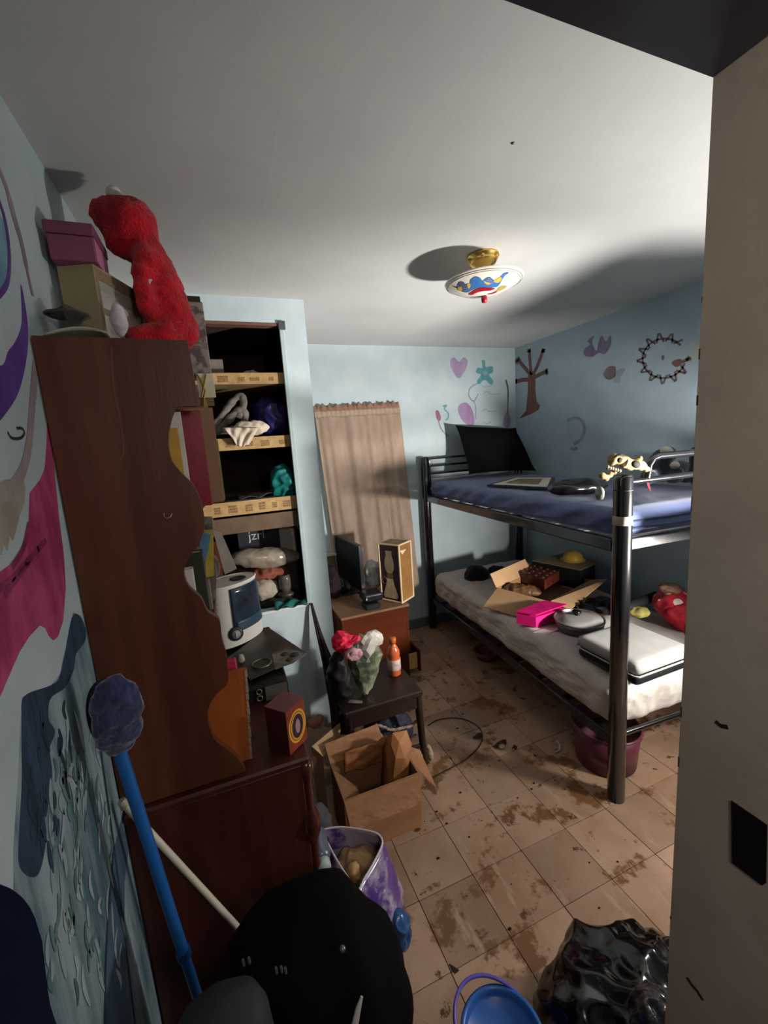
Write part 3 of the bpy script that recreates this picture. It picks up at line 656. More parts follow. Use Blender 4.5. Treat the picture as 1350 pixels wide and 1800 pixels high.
# bottom compartment, floor at OZ0
F0 = OZ0-.005
JY = 2.53
t = T('jeans_bag', 'navy labelled pack with white side standing at the back of the closet', 'bag', (.19, 2.58, .97))
p0, p1 = at(416, 926, 'y', JY), at(520, 915, 'y', JY); pm = at(489, 920, 'y', JY)
MB().box(p0.x, p1.x, JY+.002, JY+.12, F0+.21, p1.z, .02).build('pack', M('pack_white', srgb('#b7b0ab'), .5, .1), t)
MB().box(p0.x-.002, pm.x, JY-.003, JY+.001, at(450, 975, 'y', JY).z, p0.z-.005, .001).build('navy_label', M('pack_navy', srgb('#12131d'), .5, .1), t)
def text_mesh(name, body, size, loc, rot, mat, parent, depth=.0006):
    tx = bpy.data.curves.new(name, 'FONT'); tx.body = body; tx.size = size; tx.extrude = depth
    to = bpy.data.objects.new(name, tx); COL.objects.link(to)
    dg = bpy.context.evaluated_depsgraph_get(); dg.update()
    me = bpy.data.meshes.new_from_object(to.evaluated_get(dg)); bpy.data.objects.remove(to)
    o = bpy.data.objects.new(name, me); COL.objects.link(o); o.parent = parent; me.materials.clear(); me.materials.append(mat)
    o.location = Vector(loc)-parent.location; o.rotation_euler = rot; return o
text_mesh('lettering', 'jzrl', .075, at(437, 950, 'y', JY-.0045), (R(90), 0, 0), M('letter_pale', srgb('#aaa8ae'), .6), t)
MB().tube([at(505, 922, 'y', JY), at(513, 930, 'y', JY), at(516, 950, 'y', JY), at(518, 972, 'y', JY)], .012, 10).build('piping', M('pack_piping', srgb('#d8d2c8'), .5), t)
o = MB().box(-.02, .40, 2.60, 2.95, F0, F0+.205, .02).build('folded_blanket', M('blanket_grey', srgb('#574a42'), .9, .15, 15, .3)); tag(o, 'folded dark blanket under the packs in the closet', 'blanket')
o = MB().ico(at(468, 980, 'y', 2.45), (.195, .065, .055), 5, fold(.009, 11, 41), rot=Euler((0, .13, 0)).to_matrix()).build('wrapped_pillow', M('plastic_wrap', srgb('#8f8275'), .22, .2, 12, .5, 45, spec=.7, coat=.4)); tag(o, 'grey pillow wrapped in shiny plastic inside the closet', 'pillow')
o = crumple('rust_cloth', tuple(at(468, 1006, 'y', 2.47)), (.13, .07, .032), M('cloth_rust', srgb('#7c4330'), .9, .2, 14), 42, .012, 14); tag(o, 'rust red folded cloth beneath the wrapped pillow', 'cloth')
o = crumple('white_cloth', tuple(at(462, 1035, 'y', 2.45)), (.085, .06, .06), M('cloth_dull_white', srgb('#8f8678'), .9, .1, 14), 43, .015, 12, F0); tag(o, 'dull white cloth behind the humidifier in the closet', 'cloth')
o = crumple('dark_cloth', tuple(at(492, 1056, 'y', 2.42)), (.13, .06, .030), M('cloth_black', srgb('#171716'), .9, .2, 14), 44, .012, 14, F0); tag(o, 'black cloth under the glass lantern in the closet', 'cloth')
t = T('glass_lantern', 'dark glass candle lantern standing in the closet', 'lantern', tuple(at(505, 1045, 'y', 2.40)))
jb = at(503, 1046, 'y', 2.40)
MB().lathe([(0, 0), (.046, 0), (.052, .012), (.044, .022), (.030, .028), (.030, .03)], jb, 20).build('foot', M('lantern_foot', srgb('#3a352e'), .4, metal=.3), t)
MB().lathe([(.030, .03), (.036, .05), (.037, .10), (.032, .125), (.030, .127), (.033, .10), (.032, .05), (.026, .033)], jb, 20).build('glass', M('lantern_glass', srgb('#5d564e'), .08, .1, bump=0, spec=.8, alpha=.7), t)
MB().lathe([(0, .035), (.018, .035), (.018, .07), (0, .072)], jb, 14).build('candle', M('candle_amber', srgb('#b98745'), .5), t)
o = MB().grid(14, 8, lambda u, v: Vector((at(483+62*u, 1063, 'y', CY-.004).x, CY+.03-.045*v, at(483+62*u, 1063-10*u+6*v, 'y', CY).z+.010*math.sin(u*14+v*4)))).build('teal_cloth', M('cloth_teal', srgb('#12615a'), .6, .3, 12, .2), sol=.003); tag(o, 'teal cloth lying over the front sill of the closet', 'cloth')
o = MB().tube([at(515, 915, 'y', 2.40), at(526, 929, 'y', 2.36)], .005, 8).build('wooden_peg', M('peg', srgb('#9d8a7b'), .6)); tag(o, 'short pale stick poking out below the shelf rail', 'stick')
# ---------------------------------------------------------------- on the dresser base, in front of the closet
ZB = HZ0+.0006
ORG = M('board_orange', srgb('#a5582a'), .4, .12, 4, .05, 30, col2=srgb('#8c4620'), stretch=(5, 5, .6))
t = T('wooden_board', 'orange brown wooden board standing behind the scalloped panel', 'board', (-.09, 1.16, ZB))
ob = [at(x, y, 'y', 1.155) for x, y in ((402, 1178), (432, 1176), (443, 1347))]
bxr = ob[2].x
MB().prism([Vector((-.2, 1.155, ZB)), Vector((-.2, 1.155, ob[0].z)), ob[1], Vector((ob[1].x*.4+bxr*.6, 1.155, (ob[1].z+ZB)/2)), Vector((bxr, 1.155, ZB))], (0, .012, 0)).build('panel', ORG, t)
rng = random.Random(9); mb = MB()
n_ = 12
for q in range(n_):
    z0 = ZB+(ob[1].z-ZB)*q/n_; z1 = ZB+(ob[1].z-ZB)*(q+.85)/n_
    xx = bxr+(ob[1].x-bxr)*(q+.5)/n_
    mb.box(xx-.004, xx+.0025+rng.uniform(0, .002), 1.1535, 1.1685, z0, z1, .0006)
mb.build('bare_edge', M('plywood_edge', srgb('#a98a74'), .7, .2, 60), t)
MB().lathe([(0, -.001), (.006, -.001), (.006, .0006), (0, .0006)], (0, 0, 0), 12).build('peg_hole', M('hole_dark', srgb('#120b08'), .9), t).matrix_local = Matrix.Translation(at(427, 1223, 'y', 1.1545)-t.location) @ Matrix.Rotation(R(90), 4, 'X')
o = MB().box(-.105, -.020, 1.175, 1.195, ZB, at(404, 1160, 'y', 1.18).z, .004).build('red_box', M('small_red', srgb('#b5304c'), .5), None); tag(o, 'small raspberry red box top peeking above the orange board', 'box')
# figure box with a yellow ring portrait
t = T('tea_box', 'maroon cardboard box with a yellow oval ring on its lit side', 'box', (.10, 1.22, ZB))
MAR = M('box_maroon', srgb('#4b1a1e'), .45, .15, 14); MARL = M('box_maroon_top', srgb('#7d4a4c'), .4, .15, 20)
fb, rb_, lb = at(510, 1329, 'z', ZB), at(541, 1297, 'z', ZB), at(466, 1333, 'z', ZB)
e1 = (rb_-fb); e1.z = 0; e2 = Vector((-e1.y, e1.x, 0)).normalized(); L1 = max(e1.length, .075); e1.normalize()
L2 = .078
zt_ = ZB+.135
def bxp(a, b, z): return fb+e1*a+e2*b+Vector((0, 0, z-fb.z))
for q in range(2): pass
MB().prism([bxp(0, 0, ZB), bxp(L1, 0, ZB), bxp(L1, L2, ZB), bxp(0, L2, ZB)], (0, 0, zt_-ZB-.001)).build('box_body', MAR, t)
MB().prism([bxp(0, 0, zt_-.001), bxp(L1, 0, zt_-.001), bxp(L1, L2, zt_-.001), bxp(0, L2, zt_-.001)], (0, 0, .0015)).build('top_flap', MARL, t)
nrm = -e2
cc = bxp(L1*.52, 0, (ZB+zt_)/2)
def ell(a, b, n=28): return [cc+e1*math.cos(2*math.pi*k/n)*a+Vector((0, 0, math.sin(2*math.pi*k/n)*b)) for k in range(n)]
MB().prism([bxp(.001, 0, ZB+.001), bxp(L1-.001, 0, ZB+.001), bxp(L1-.001, 0, zt_-.002), bxp(.001, 0, zt_-.002)], nrm*.0006).build('printed_face', M('box_rust_print', srgb('#8d3a20'), .45, .3, 40, col2=srgb('#6e2418')), t)
for nm, a, b, d, mt in (('yellow_ring', .037, .050, .0010, M('ring_yellow', srgb('#e0a437'), .4)), ('ring_gap', .031, .044, .0014, M('ring_dark', srgb('#8a4a1e'), .4)), ('inner_ring', .029, .041, .0018, M('ring_yellow2', srgb('#d99a35'), .4)), ('dark_oval', .024, .036, .0022, M('oval_violet', srgb('#2c1d33'), .4)), ('pale_shape', .010, .022, .0026, M('oval_pale', srgb('#a58086'), .5))):
    MB().prism(ell(a, b), nrm*d).build(nm, mt, t)
# stack below the humidifier
LZ = .862
t = T('stereo', 'dark stereo unit with ring knobs below the record sleeves', 'stereo', (0, 1.60, ZB))
STY0 = 1.42
MB().box(-.14, .135, STY0, 1.80, ZB, LZ-.012, .004).build('case', M('stereo_black', srgb('#1c1b1a'), .35, .2, 20), t)
MB().box(.055, .13, STY0-.004, STY0-.0002, ZB+.003, LZ-.016, .001).build('grey_panel', M('stereo_grey', srgb('#5b564e'), .5), t)
for z in (ZB+.020, ZB+.044):
    c_ = Vector((.035, STY0-.0005, z)); 
    MB().tube([c_+Vector((math.cos(q*.4488)*.009, -.003, math.sin(q*.4488)*.009)) for q in range(15)], .0024, 6).build('knob_ring', M('ring_brass', srgb('#7d765f'), .4, metal=.5), t)
SLV = [M('sleeve_a', srgb('#4d4540'), .35, .3, 9, .05, col2=srgb('#27211f')), M('sleeve_b', srgb('#8b867f'), .35, .3, 14, .05, col2=srgb('#38332f'))]
def quad(pts, z, d): return [at(x, y, 'z', z) for x, y in pts]
t = MB().prism(quad([(400, 1158), (472, 1104), (538, 1148), (484, 1176), (440, 1196)], LZ, 0), (0, 0, .003)).build('record_sleeve', SLV[0], None); tag(t, 'dark record sleeve under the white humidifier', 'record sleeve', None)
q_ = quad([(478, 1150), (500, 1140), (540, 1149), (515, 1166), (484, 1177)], LZ+.0035, 0)
t = T('record_sleeve', 'grey printed record sleeve jutting out toward the curtain', 'record sleeve', tuple(q_[0]))
MB().prism(q_, (0, 0, .002)).build('sleeve', SLV[1], t)
mb = MB(); 
for (x, y), r_ in zip(((500, 1150), (517, 1151), (508, 1160)), (.016, .02, .014)): mb.lathe([(0, 0), (r_, 0), (r_, .0006), (0, .0006)], at(x, y, 'z', LZ+.0056), 14)
mb.build('printed_figure', M('sleeve_print', srgb('#2f2926'), .4, .3, 30), t)
# humidifier
HC = (at(396, 1146, 'z', LZ+.004)+at(471, 1104, 'z', LZ+.004))/2
d_ = at(471, 1104, 'z', LZ+.004)-at(396, 1146, 'z', LZ+.004); hr = math.atan2(d_.y, d_.x); HW = d_.length
t = T('humidifier', 'white humidifier with dark blue water tank and round dial', 'humidifier', tuple(HC), rz=hr)
HWH = M('humidifier_white', srgb('#d2cec4'), .35, .04, 6, .02)
HH = .255
def hump(a0, a1, z0, z1, yo=0, dep=.17, wz=1.0, taper=.93, n=22):
    """body with a bowed front; local x across, y to the back"""
    rows = []
    for j in range(9):
        v = j/8; z = z0+(z1-z0)*v; k_ = 1-(1-taper)*(z/HH); row = []
        for i in range(n+1):
            a = a0+(a1-a0)*i/n
            x = math.sin(a)*HW/2*k_; y = .045-math.cos(a)*.060*k_+yo
            row.append(Vector((x, y, z)))
        rows.append(row)
    return rows
mb = MB(); rows = hump(-math.pi, math.pi, .0, HH, n=40); vs = [p for r_ in rows for p in r_]; nn = 41
for p in vs:
    if p.y > .045: p.y = .045+(p.y-.045)*1.7
fs = [(j*nn+i, j*nn+i+1, (j+1)*nn+i+1, (j+1)*nn+i) for j in range(8) for i in range(40)]
mb.add(vs, fs, True); mb.add(rows[8][:-1], [tuple(range(40))], False); mb.add(rows[0][:-1], [tuple(range(40))[::-1]], False)
mb.build('housing', HWH, t, local=True)
def shell(z0, z1, a0, a1, yo): 
    r0 = hump(a0, a1, z0, z1, yo); mb = MB(); nn = 23; vs = [p for r_ in r0 for p in r_]
    mb.add(vs, [(j*nn+i, j*nn+i+1, (j+1)*nn+i+1, (j+1)*nn+i) for j in range(8) for i in range(22)], True); return mb
shell(.082, HH-.012, -.62, 1.15, -.003).build('water_tank', M('tank_blue', srgb('#2b3a4c'), .15, .25, 8, 0, spec=.6, col2=srgb('#141d2a')), t, local=True, sol=.004)
shell(.060, .1, -.50, 1.15, -.006).build('tank_base', M('tank_blue_low', srgb('#34495c'), .3, .1), t, local=True, sol=.003)
rim = hump(-math.pi, math.pi, HH, HH+.001, 0, n=40)[0][:-1]
for p in rim:
    if p.y > .045: p.y = .045+(p.y-.045)*1.7
MB().tube(rim+[rim[0]], .004, 8, caps=False).build('top_rim', M('humidifier_rim', srgb('#e2ded4'), .35), t, local=True)
MB().lathe([(0, HH+.001), (.032, HH+.001), (.034, HH+.004), (.026, HH+.005), (.024, HH+.002), (0, HH+.002)], (.03, .05, 0), 20).build('mist_outlet', M('outlet_dark', srgb('#2b2e33'), .4), t, local=True)
kd = MB(); kd.lathe([(0, .0), (.030, .0), (.030, .006), (.024, .010), (0, .010)], (0, 0, 0), 24)
k_o = kd.build('dial', M('dial_dark', srgb('#34343a'), .35), t, local=True); ka = -.55
k_o.location = (math.sin(ka)*HW/2, .045-math.cos(ka)*.060, .055); k_o.rotation_euler = (R(90), 0, ka*1.0)
k2 = MB().lathe([(0, .010), (.018, .010), (.018, .013), (0, .013)], (0, 0, 0), 20).build('dial_face', M('dial_grey', srgb('#9a9890'), .4), k_o, local=True)
MB().box(-.0025, .0025, -.012, .012, .013, .017, .001).build('pointer', M('dial_pointer', srgb('#c9c6be'), .4), k_o, local=True)
# trinkets on the sleeve
c_ = at(460, 1166, 'z', LZ+.010)
t = MB().tube([c_+Vector((math.cos(q*.2618)*.034, math.sin(q*.2618)*.034, 0)) for q in range(25)], .004, 8).build('bangle', M('bangle_metal', srgb('#77705f'), .35, metal=.7), None); tag(t, 'round metal bangle lying on the record sleeve', 'bangle')
o = crumple('small_figurine', tuple(at(424, 1158, 'z', LZ+.02)), (.010, .010, .016), M('figurine_white', srgb('#a89d90'), .6), 51, .004, 40, LZ+.004, sub=3); tag(o, 'tiny cream figurine beside the bangle', 'figurine')

# closet side: leaning dark cane and scraps
GL = smooth([(545, 1060), (556, 1112), (567, 1165), (576, 1220), (582, 1262), (584, 1292)], 6, False)
GR = smooth([(549, 1060), (564, 1108), (580, 1148), (598, 1190), (612, 1240), (612, 1290)], 6, False)
def garm(u, v):
    i = min(len(GL)-1.001, v*(len(GL)-1)); k0 = int(i); f = i-k0
    l = [GL[k0][a]*(1-f)+GL[k0+1][a]*f for a in (0, 1)]; r = [GR[k0][a]*(1-f)+GR[k0+1][a]*f for a in (0, 1)]
    x, y = l[0]*(1-u)+r[0]*u, l[1]*(1-u)+r[1]*u
    return at(x, y, 'y', CY-.014-.17*min(1, v*1.4)-.03*math.sin(u*math.pi)*v-.012*math.sin(u*11+v*3)*v)
o = MB().grid(14, 40, garm).build('brown_garment', M('garment_brown', srgb('#1c110f'), .85, .2, 12, .2), None, loc=tuple(at(584, 1292, 'y', 2.13)), sol=.006)
tag(o, 'dark brown strap and garment hanging from the closet sill', 'clothing')

# ---------------------------------------------------------------- chest of drawers by the curtain
CW = M('chest_wood', srgb('#552512'), .8, .14, 3, .06, 30, spec=.08, col2=srgb('#451d0e'), stretch=(.6, 5, 5)); CWT = M('chest_top', srgb('#7a5a42'), .45, .15, 5, .06)
chest = T('chest_of_drawers', 'orange brown chest of drawers in front of the beige curtain', 'chest', (.86, 2.82, 0))
cx0, cx1, cy0, cy1, cz = .618, 1.098, 2.530, 3.10, .55
mb = MB(); mb.box(cx0, cx1-.02, cy0, cy0+.02, 0, cz-.018, .002); mb.build('side_panel', CW, chest)
MB().box(cx0, cx1-.02, cy1-.02, cy1, 0, cz-.018, .002).build('side_panel', CW, chest)
MB().box(cx0, cx0+.01, cy0+.0205, cy1-.0205, .02, cz-.018).build('back_panel', CW, chest)
MB().box(cx0-.004, cx1+.004, cy0-.006, cy1+.004, cz-.017, cz, .003).build('top', CWT, chest)
for k, ext in enumerate((.075, 0, 0)):
    z0 = .03+k*.168; x1_ = cx1-.019+ext
    d = MB().box(x1_, x1_+.016, cy0+.004, cy1-.004, z0, z0+.160, .002).build('drawer', CW, chest)
    MB().box(cx0+.03+ext, x1_-.0005, cy0+.026, cy0+.036, z0+.02, z0+.135, .001).build('drawer_side', M('drawer_pine', srgb('#c59a63'), .55, .1, 8), d)
    MB().box(cx0+.03+ext, x1_-.0005, cy0+.037, cy1-.04, z0+.02, z0+.03).build('drawer_bottom', M('drawer_pine', (1, 1, 1)), d)
    for y in (2.68, 2.95): MB().ico((x1_+.026, y, z0+.08), .012, 2).build('knob', M('brass_knob', (1, 1, 1)), d)
# television / monitor
TVB = M('tv_black', srgb('#141416'), .3, .1, 20, .03)
t = T('monitor', 'black flat monitor seen edge-on on the chest of drawers', 'monitor', (.77, 2.80, cz))
tz = .955
a_, b__ = at(584, 939, 'z', tz), at(630, 960, 'z', tz); zb2 = .615
dv = (b__-a_).normalized(); nv = Vector((dv.y, -dv.x, 0))
MB().prism([Vector((a_.x, a_.y, zb2)), Vector((b__.x, b__.y, zb2)), b__, a_], nv*-.028).build('casing', TVB, t)
MB().prism([Vector((a_.x, a_.y, zb2+.015))+dv*.012+nv*.0003, Vector((b__.x, b__.y, zb2+.015))-dv*.012+nv*.0003, b__-dv*.012-Vector((0, 0, .012))+nv*.0003, a_+dv*.012-Vector((0, 0, .012))+nv*.0003], nv*.0015).build('screen', M('tv_screen', srgb('#08090a'), .45, .05, bump=0, spec=.2), t)
mc = (a_+b__)/2
MB().box(mc.x-.03, mc.x+.03, mc.y-.02, mc.y+.02, cz+.012, zb2+.03, .004).build('neck', TVB, t)
MB().box(mc.x-.07, mc.x+.09, mc.y-.09, mc.y+.09, cz+.0005, cz+.012, .005).build('stand', TVB, t)
o = facet(MB(), tuple(at(653, 1003, 'y', 2.84)+Vector((.008, 0, -.03))), (.054, .05, .115), 3, .024, 61, fn=lambda p, n: Vector((p.x, p.y, max(p.z, cz+.001)))).build('white_bag', M('bag_white', srgb('#c5c0ba'), .5, .06, 10, .2), None, loc=(.89, 2.82, cz)); tag(o, 'crumpled white bag behind the black monitor', 'bag')
o = crumple('plum_cloth', (.68, 2.98, cz+.10), (.05, .09, .12), M('cloth_plum', srgb('#22141a'), .9, .2, 12), 62, .02, 10, cz+.001); tag(o, 'dark plum cloth between the closet and the monitor', 'cloth')
t = T('cable_box', 'small black set-top box stack at the front edge of the chest', 'box', (.93, 2.63, cz))
MB().box(.800, .905, 2.560, 2.66, cz+.0006, cz+.035, .006).build('lower_unit', M('unit_black', srgb('#121517'), .4), t)
MB().box(.808, .945, 2.60, 2.73, cz+.036, cz+.092, .014, seg=3).build('upper_unit', M('unit_black2', srgb('#17171a'), .3), t)
MB().box(.818, .826, 2.597, 2.5995, cz+.058, cz+.072).build('indicator', M('pale_mark', srgb('#b8b4ae'), .5), t)
# boxed oil lamp
CRE = M('carton_cream', srgb('#d3ba97'), .6, .06, 20); MRN = M('carton_maroon', srgb('#38131a'), .5, .15, 14); OLV = M('carton_olive', srgb('#8b6336'), .5, .12, 12)
F0_ = at(707, 1061, 'z', cz+.0006); l0 = at(672, 1054, 'z', cz+.0006); r0 = at(724, 1048, 'z', cz+.0006)
ea = (l0-F0_); La = ea.length; ea.normalize(); eb = Vector((ea.y, -ea.x, 0)); 
if eb.dot(r0-F0_) < 0: eb = -eb
Lb = (r0-F0_).dot(eb); Lb = max(.09, Lb)
zs = [cz+i*.001 for i in range(600)]
def pix(P):
    v = Vector(P)-CAM; w_ = v.dot(FWD); return (W_PX/2+F_PX*v.dot(RIGHT)/w_, H_PX/2-F_PX*v.dot(UP)/w_)
LH = min(zs, key=lambda z: abs(pix((F0_.x, F0_.y, z))[1]-958))-cz
t = T('lamp_box', 'cream edged carton with an oil lamp pictured on its front', 'box', tuple(F0_+ea*La/2+eb*Lb/2))
def lp(a, b, z): return F0_+ea*a+eb*b+Vector((0, 0, z))
MB().prism([lp(0, 0, .001), lp(La, 0, .001), lp(La, Lb, .001), lp(0, Lb, .001)], (0, 0, LH-.004)).build('carton', MRN, t)
mb = MB(); e_ = .007
def bar(p, q): 
    d = (q-p); L = d.length; d.normalize(); 
    mb.tube([p, q], .0078, 4)
for a, b in ((0, 0), (La, 0), (0, Lb), (La, Lb)): bar(lp(a, b, .004), lp(a, b, LH-.004))
for z in (.005, LH-.005):
    bar(lp(0, 0, z), lp(La, 0, z)); bar(lp(0, 0, z), lp(0, Lb, z)); bar(lp(La, 0, z), lp(La, Lb, z)); bar(lp(0, Lb, z), lp(La, Lb, z))
mb.build('cream_edge', CRE, t)
MB().prism([lp(.006, -.0012, .012), lp(.006, Lb, .012)] and [lp(-.0010, .007, .012), lp(-.0010, Lb-.007, .012), lp(-.0010, Lb-.007, LH-.012), lp(-.0010, .007, LH-.012)], ea*.0008).build('olive_face', OLV, t)
MB().prism([lp(-.002, .010, LH-.045), lp(-.002, Lb*.6, LH-.05), lp(-.002, Lb*.25, LH-.075)], ea*.0008).build('printed_arrow', CRE, t)
MB().prism([lp(0, 0, LH-.003), lp(La, 0, LH-.003), lp(La, Lb, LH-.003), lp(0, Lb, LH-.003)], (0, 0, .0015)).build('top_flap', M('carton_top', srgb('#a08a6e'), .6, .2, 20), t)
def lampsil(prof, a0):
    L = [(a0-r_, z) for r_, z in prof]+[(a0+r_, z) for r_, z in reversed(prof)]
    return [lp(a, -.0008, z) for a, z in L]
am = La*.52
for nm, prof, mt in (('pictured_chimney', [(.020, LH*.50), (.034, LH*.56), (.040, LH*.64), (.036, LH*.72), (.024, LH*.80), (.026, LH*.88)], M('print_chimney', srgb('#a38e6c'), .5, .15, 20)), ('pictured_burner', [(.026, LH*.40), (.022, LH*.50)], M('print_burner', srgb('#6f5436'), .5)),
                     ('pictured_base', [(.052, LH*.06), (.062, LH*.10), (.050, LH*.20), (.032, LH*.30), (.024, LH*.40)], M('print_base', srgb('#c0a884'), .5, .15, 20)), ):
    MB().prism(lampsil(prof, am), -eb*.0012).build(nm, mt, t)
hc = lp(La*.80, -.001, LH*.36)
MB().tube([hc+ea*math.cos(q*.449)*.022-eb*.001+Vector((0, 0, math.sin(q*.449)*.024)) for q in range(15)], .003, 6).build('pictured_handle', M('print_burner', (1, 1, 1)), t)

# ---------------------------------------------------------------- curtain
CUR = M('curtain_cloth', srgb('#9d8878'), .85, .08, 12, .25, 160, col2=srgb('#8c7666'), sheen=.2, stretch=(1, 1, .4))
cu = T('curtain', 'beige gathered rod-pocket curtain hanging on the back wall', 'curtain', (1.05, 3.2, 1.95))
CTL, CTR, CBR, CBL = at(551, 715, 'y', 3.2), at(701, 708, 'y', 3.2), at(737, 1032, 'y', 3.2), at(600, 1052, 'y', 3.2)
def curt(u, v, top=False):
    P0 = CTL.lerp(CTR, u); P1 = CBL.lerp(CBR, u); p = P0.lerp(P1, v)
    amp = .010+.024*min(1, v*1.3)
    f = math.sin(u*62+1.3*math.sin(u*9)) * .35*(1-.6*v) + math.sin(u*27+.8*math.sin(u*13)+.5*v) *.65 + .3*math.sin(u*41+2+v)
    p.y = 3.2 + amp*f*.9 - .01
    if v > .97: p.z += .012*math.sin(u*20)
    return p
MB().grid(150, 50, lambda u, v: curt(u, .045+.955*v)).build('panel', CUR, cu, sol=.002)
MB().grid(150, 6, lambda u, v: CTL.lerp(CTR, u)+Vector((0, -.012-.010*math.sin(v*math.pi)+.003*math.sin(u*120), -.085+.05*v))).build('rod_pocket', M('curtain_pocket', srgb('#a48e7d'), .85, .08, 12, .2, 160, sheen=.2), cu, sol=.002)
MB().grid(150, 5, lambda u, v: CTL.lerp(CTR, u)+Vector((.004*math.sin(u*60), -.012+.013*v*math.sin(u*95+2*math.sin(u*13)), -.036+.04*v+.012*v*math.sin(u*70)*math.sin(u*23)))).build('ruffle', M('curtain_ruffle', srgb('#8c6a58'), .85, .15, 30, .2, 160), cu, sol=.002)
MB().tube([CTL+Vector((-.01, -.006, -.06)), CTR+Vector((.01, -.006, -.06))], .007, 10).build('rod', M('rod_white', srgb('#b9b0a2'), .5), cu)

# ---------------------------------------------------------------- chair with bags
CHW = M('chair_wood', srgb('#2b1a16'), .42, .2, 6, .08, 30)
ch = T('wooden_stool', 'dark wooden stool holding a plastic bag and an orange bottle', 'stool', (.59, 1.90, 0))
sx0, sx1, sy0, sy1, sz = .395, .792, 1.712, 2.09, .45
MB().box(sx0, sx1, sy0, sy1, sz-.03, sz, .006).build('seat', CHW, ch)
mb = MB()
mb.box(sx0+.03, sx1-.03, sy0+.012, sy0+.03, sz-.095, sz-.031, .002); mb.box(sx0+.03, sx1-.03, sy1-.03, sy1-.012, sz-.095, sz-.031, .002); mb.box(sx1-.03, sx1-.012, sy0+.03, sy1-.03, sz-.095, sz-.031, .002)
mb.build('apron', CHW, ch)
for x, y, dx in ((sx1-.02, sy0+.022, .018), (sx1-.02, sy1-.022, .018), (sx0+.024, sy0+.024, -.005), (sx0+.024, sy1-.024, -.005)):
    MB().tube([(x, y, sz-.031), (x+dx, y, 0)], [.021, .016], 4).build('leg', CHW, ch)
MB().box(sx0+.02, sx1-.01, sy0+.018, sy0+.032, .13, .15, .002).build('stretcher', CHW, ch)
ZS = sz+.0006
t = T('plastic_bag', 'crumpled silver green plastic bag standing on the stool seat', 'bag', (.53, 1.86, ZS))
PLB = M('plastic_green', srgb('#8d9078'), .2, .3, 7, .2, 40, col2=srgb('#3d4634'), spec=.6, lo=.40, hi=.60)
def bagp(p, n):
    v = max(0, min(1, (p.z-ZS)/.28)); ax_ = at(646-6*v, 1226-96*v, 'y', 1.80+.05*v).x
    k_ = .35+.75*v**.8; q = Vector((ax_+(p.x-.53)*k_, 1.85+(p.y-1.86)*k_-.035*(1-v), max(p.z, ZS+.0005))); return q
facet(MB(), (.53, 1.86, ZS+.14), (.088, .070, .150), 3, .024, 71, fn=bagp).build('bag_body', PLB, t)
facet(MB(), tuple(at(645, 1130, 'y', 1.86)), (.060, .045, .052), 3, .030, 72).build('bag_mouth', M('plastic_white', srgb('#b9b3a9'), .3, .15, 10, .2, spec=.6, col2=srgb('#8a867c')), t)
MB().lathe([(0, 0), (.022, 0), (.022, .002), (0, .002)], (0, 0, 0), 18).build('round_label', M('label_cream', srgb('#b5ab98'), .5), t).matrix_local = Matrix.Translation(at(643, 1134, 'y', 1.785)-t.location) @ Matrix.Rotation(R(80), 4, 'X')
o = facet(MB(), tuple(at(611, 1128, 'y', 1.80)), (.052, .034, .024), 3, .026, 73).build('fabric_flower', M('flower_red', srgb('#d1103f'), .6, .25, 16, .2, col2=srgb('#a30a2c')), None); tag(o, 'crimson fabric flower tucked in the top of the plastic bag', 'flower')
o = facet(MB(), tuple(at(622, 1150, 'y', 1.745)), (.028, .010, .024), 3, .010, 74).build('pink_tissue', M('tissue_pink', srgb('#b98a93'), .6), None); tag(o, 'pink tissue paper below the crimson flower', 'paper')
o = crumple('black_bag', tuple(at(601, 1192, 'y', 1.83)+Vector((-.012, 0, 0))), (.045, .06, .125), M('bag_black_matte', srgb('#0e0b0c'), .6, .2, 10, .2), 75, .018, 9, ZS); tag(o, 'black cloth bag slumped at the left side of the stool seat', 'bag')
o = MB().grid(10, 4, lambda u, v: at(610+34*u, 1236-7*v*(1-u*.5), 'z', ZS+.002+.004*math.sin(u*5))).build('paper_slip', M('paper_slip', srgb('#7b716a'), .7), sol=.001); tag(o, 'pale paper slip at the front edge of the stool seat', 'paper')
# bottle
bc = at(694, 1185, 'z', ZS)
t = T('bottle', 'orange drink bottle with a white label on the stool', 'bottle', tuple(bc))
prof = [(0, 0), (.028, 0), (.034, .008), (.034, .095), (.031, .105), (.034, .115), (.032, .135), (.020, .160), (.014, .168), (.014, .176)]
MB().lathe(prof, bc, 24).build('bottle_body', M('orange_drink', srgb('#c8663a'), .15, .12, 6, 0, spec=.7, coat=.4, col2=srgb('#b3552e')), t)
MB().lathe([(.0345, .035), (.0352, .036), (.0352, .092), (.0345, .093)], bc, 24).build('label', M('bottle_label', srgb('#c9b3a6'), .5, .2, 40), t)
MB().lathe([(.013, .1765), (.0185, .1765), (.019, .200), (.016, .206), (0, .206)], bc, 20).build('cap', M('cap_orange', srgb('#c0602f'), .3), t)
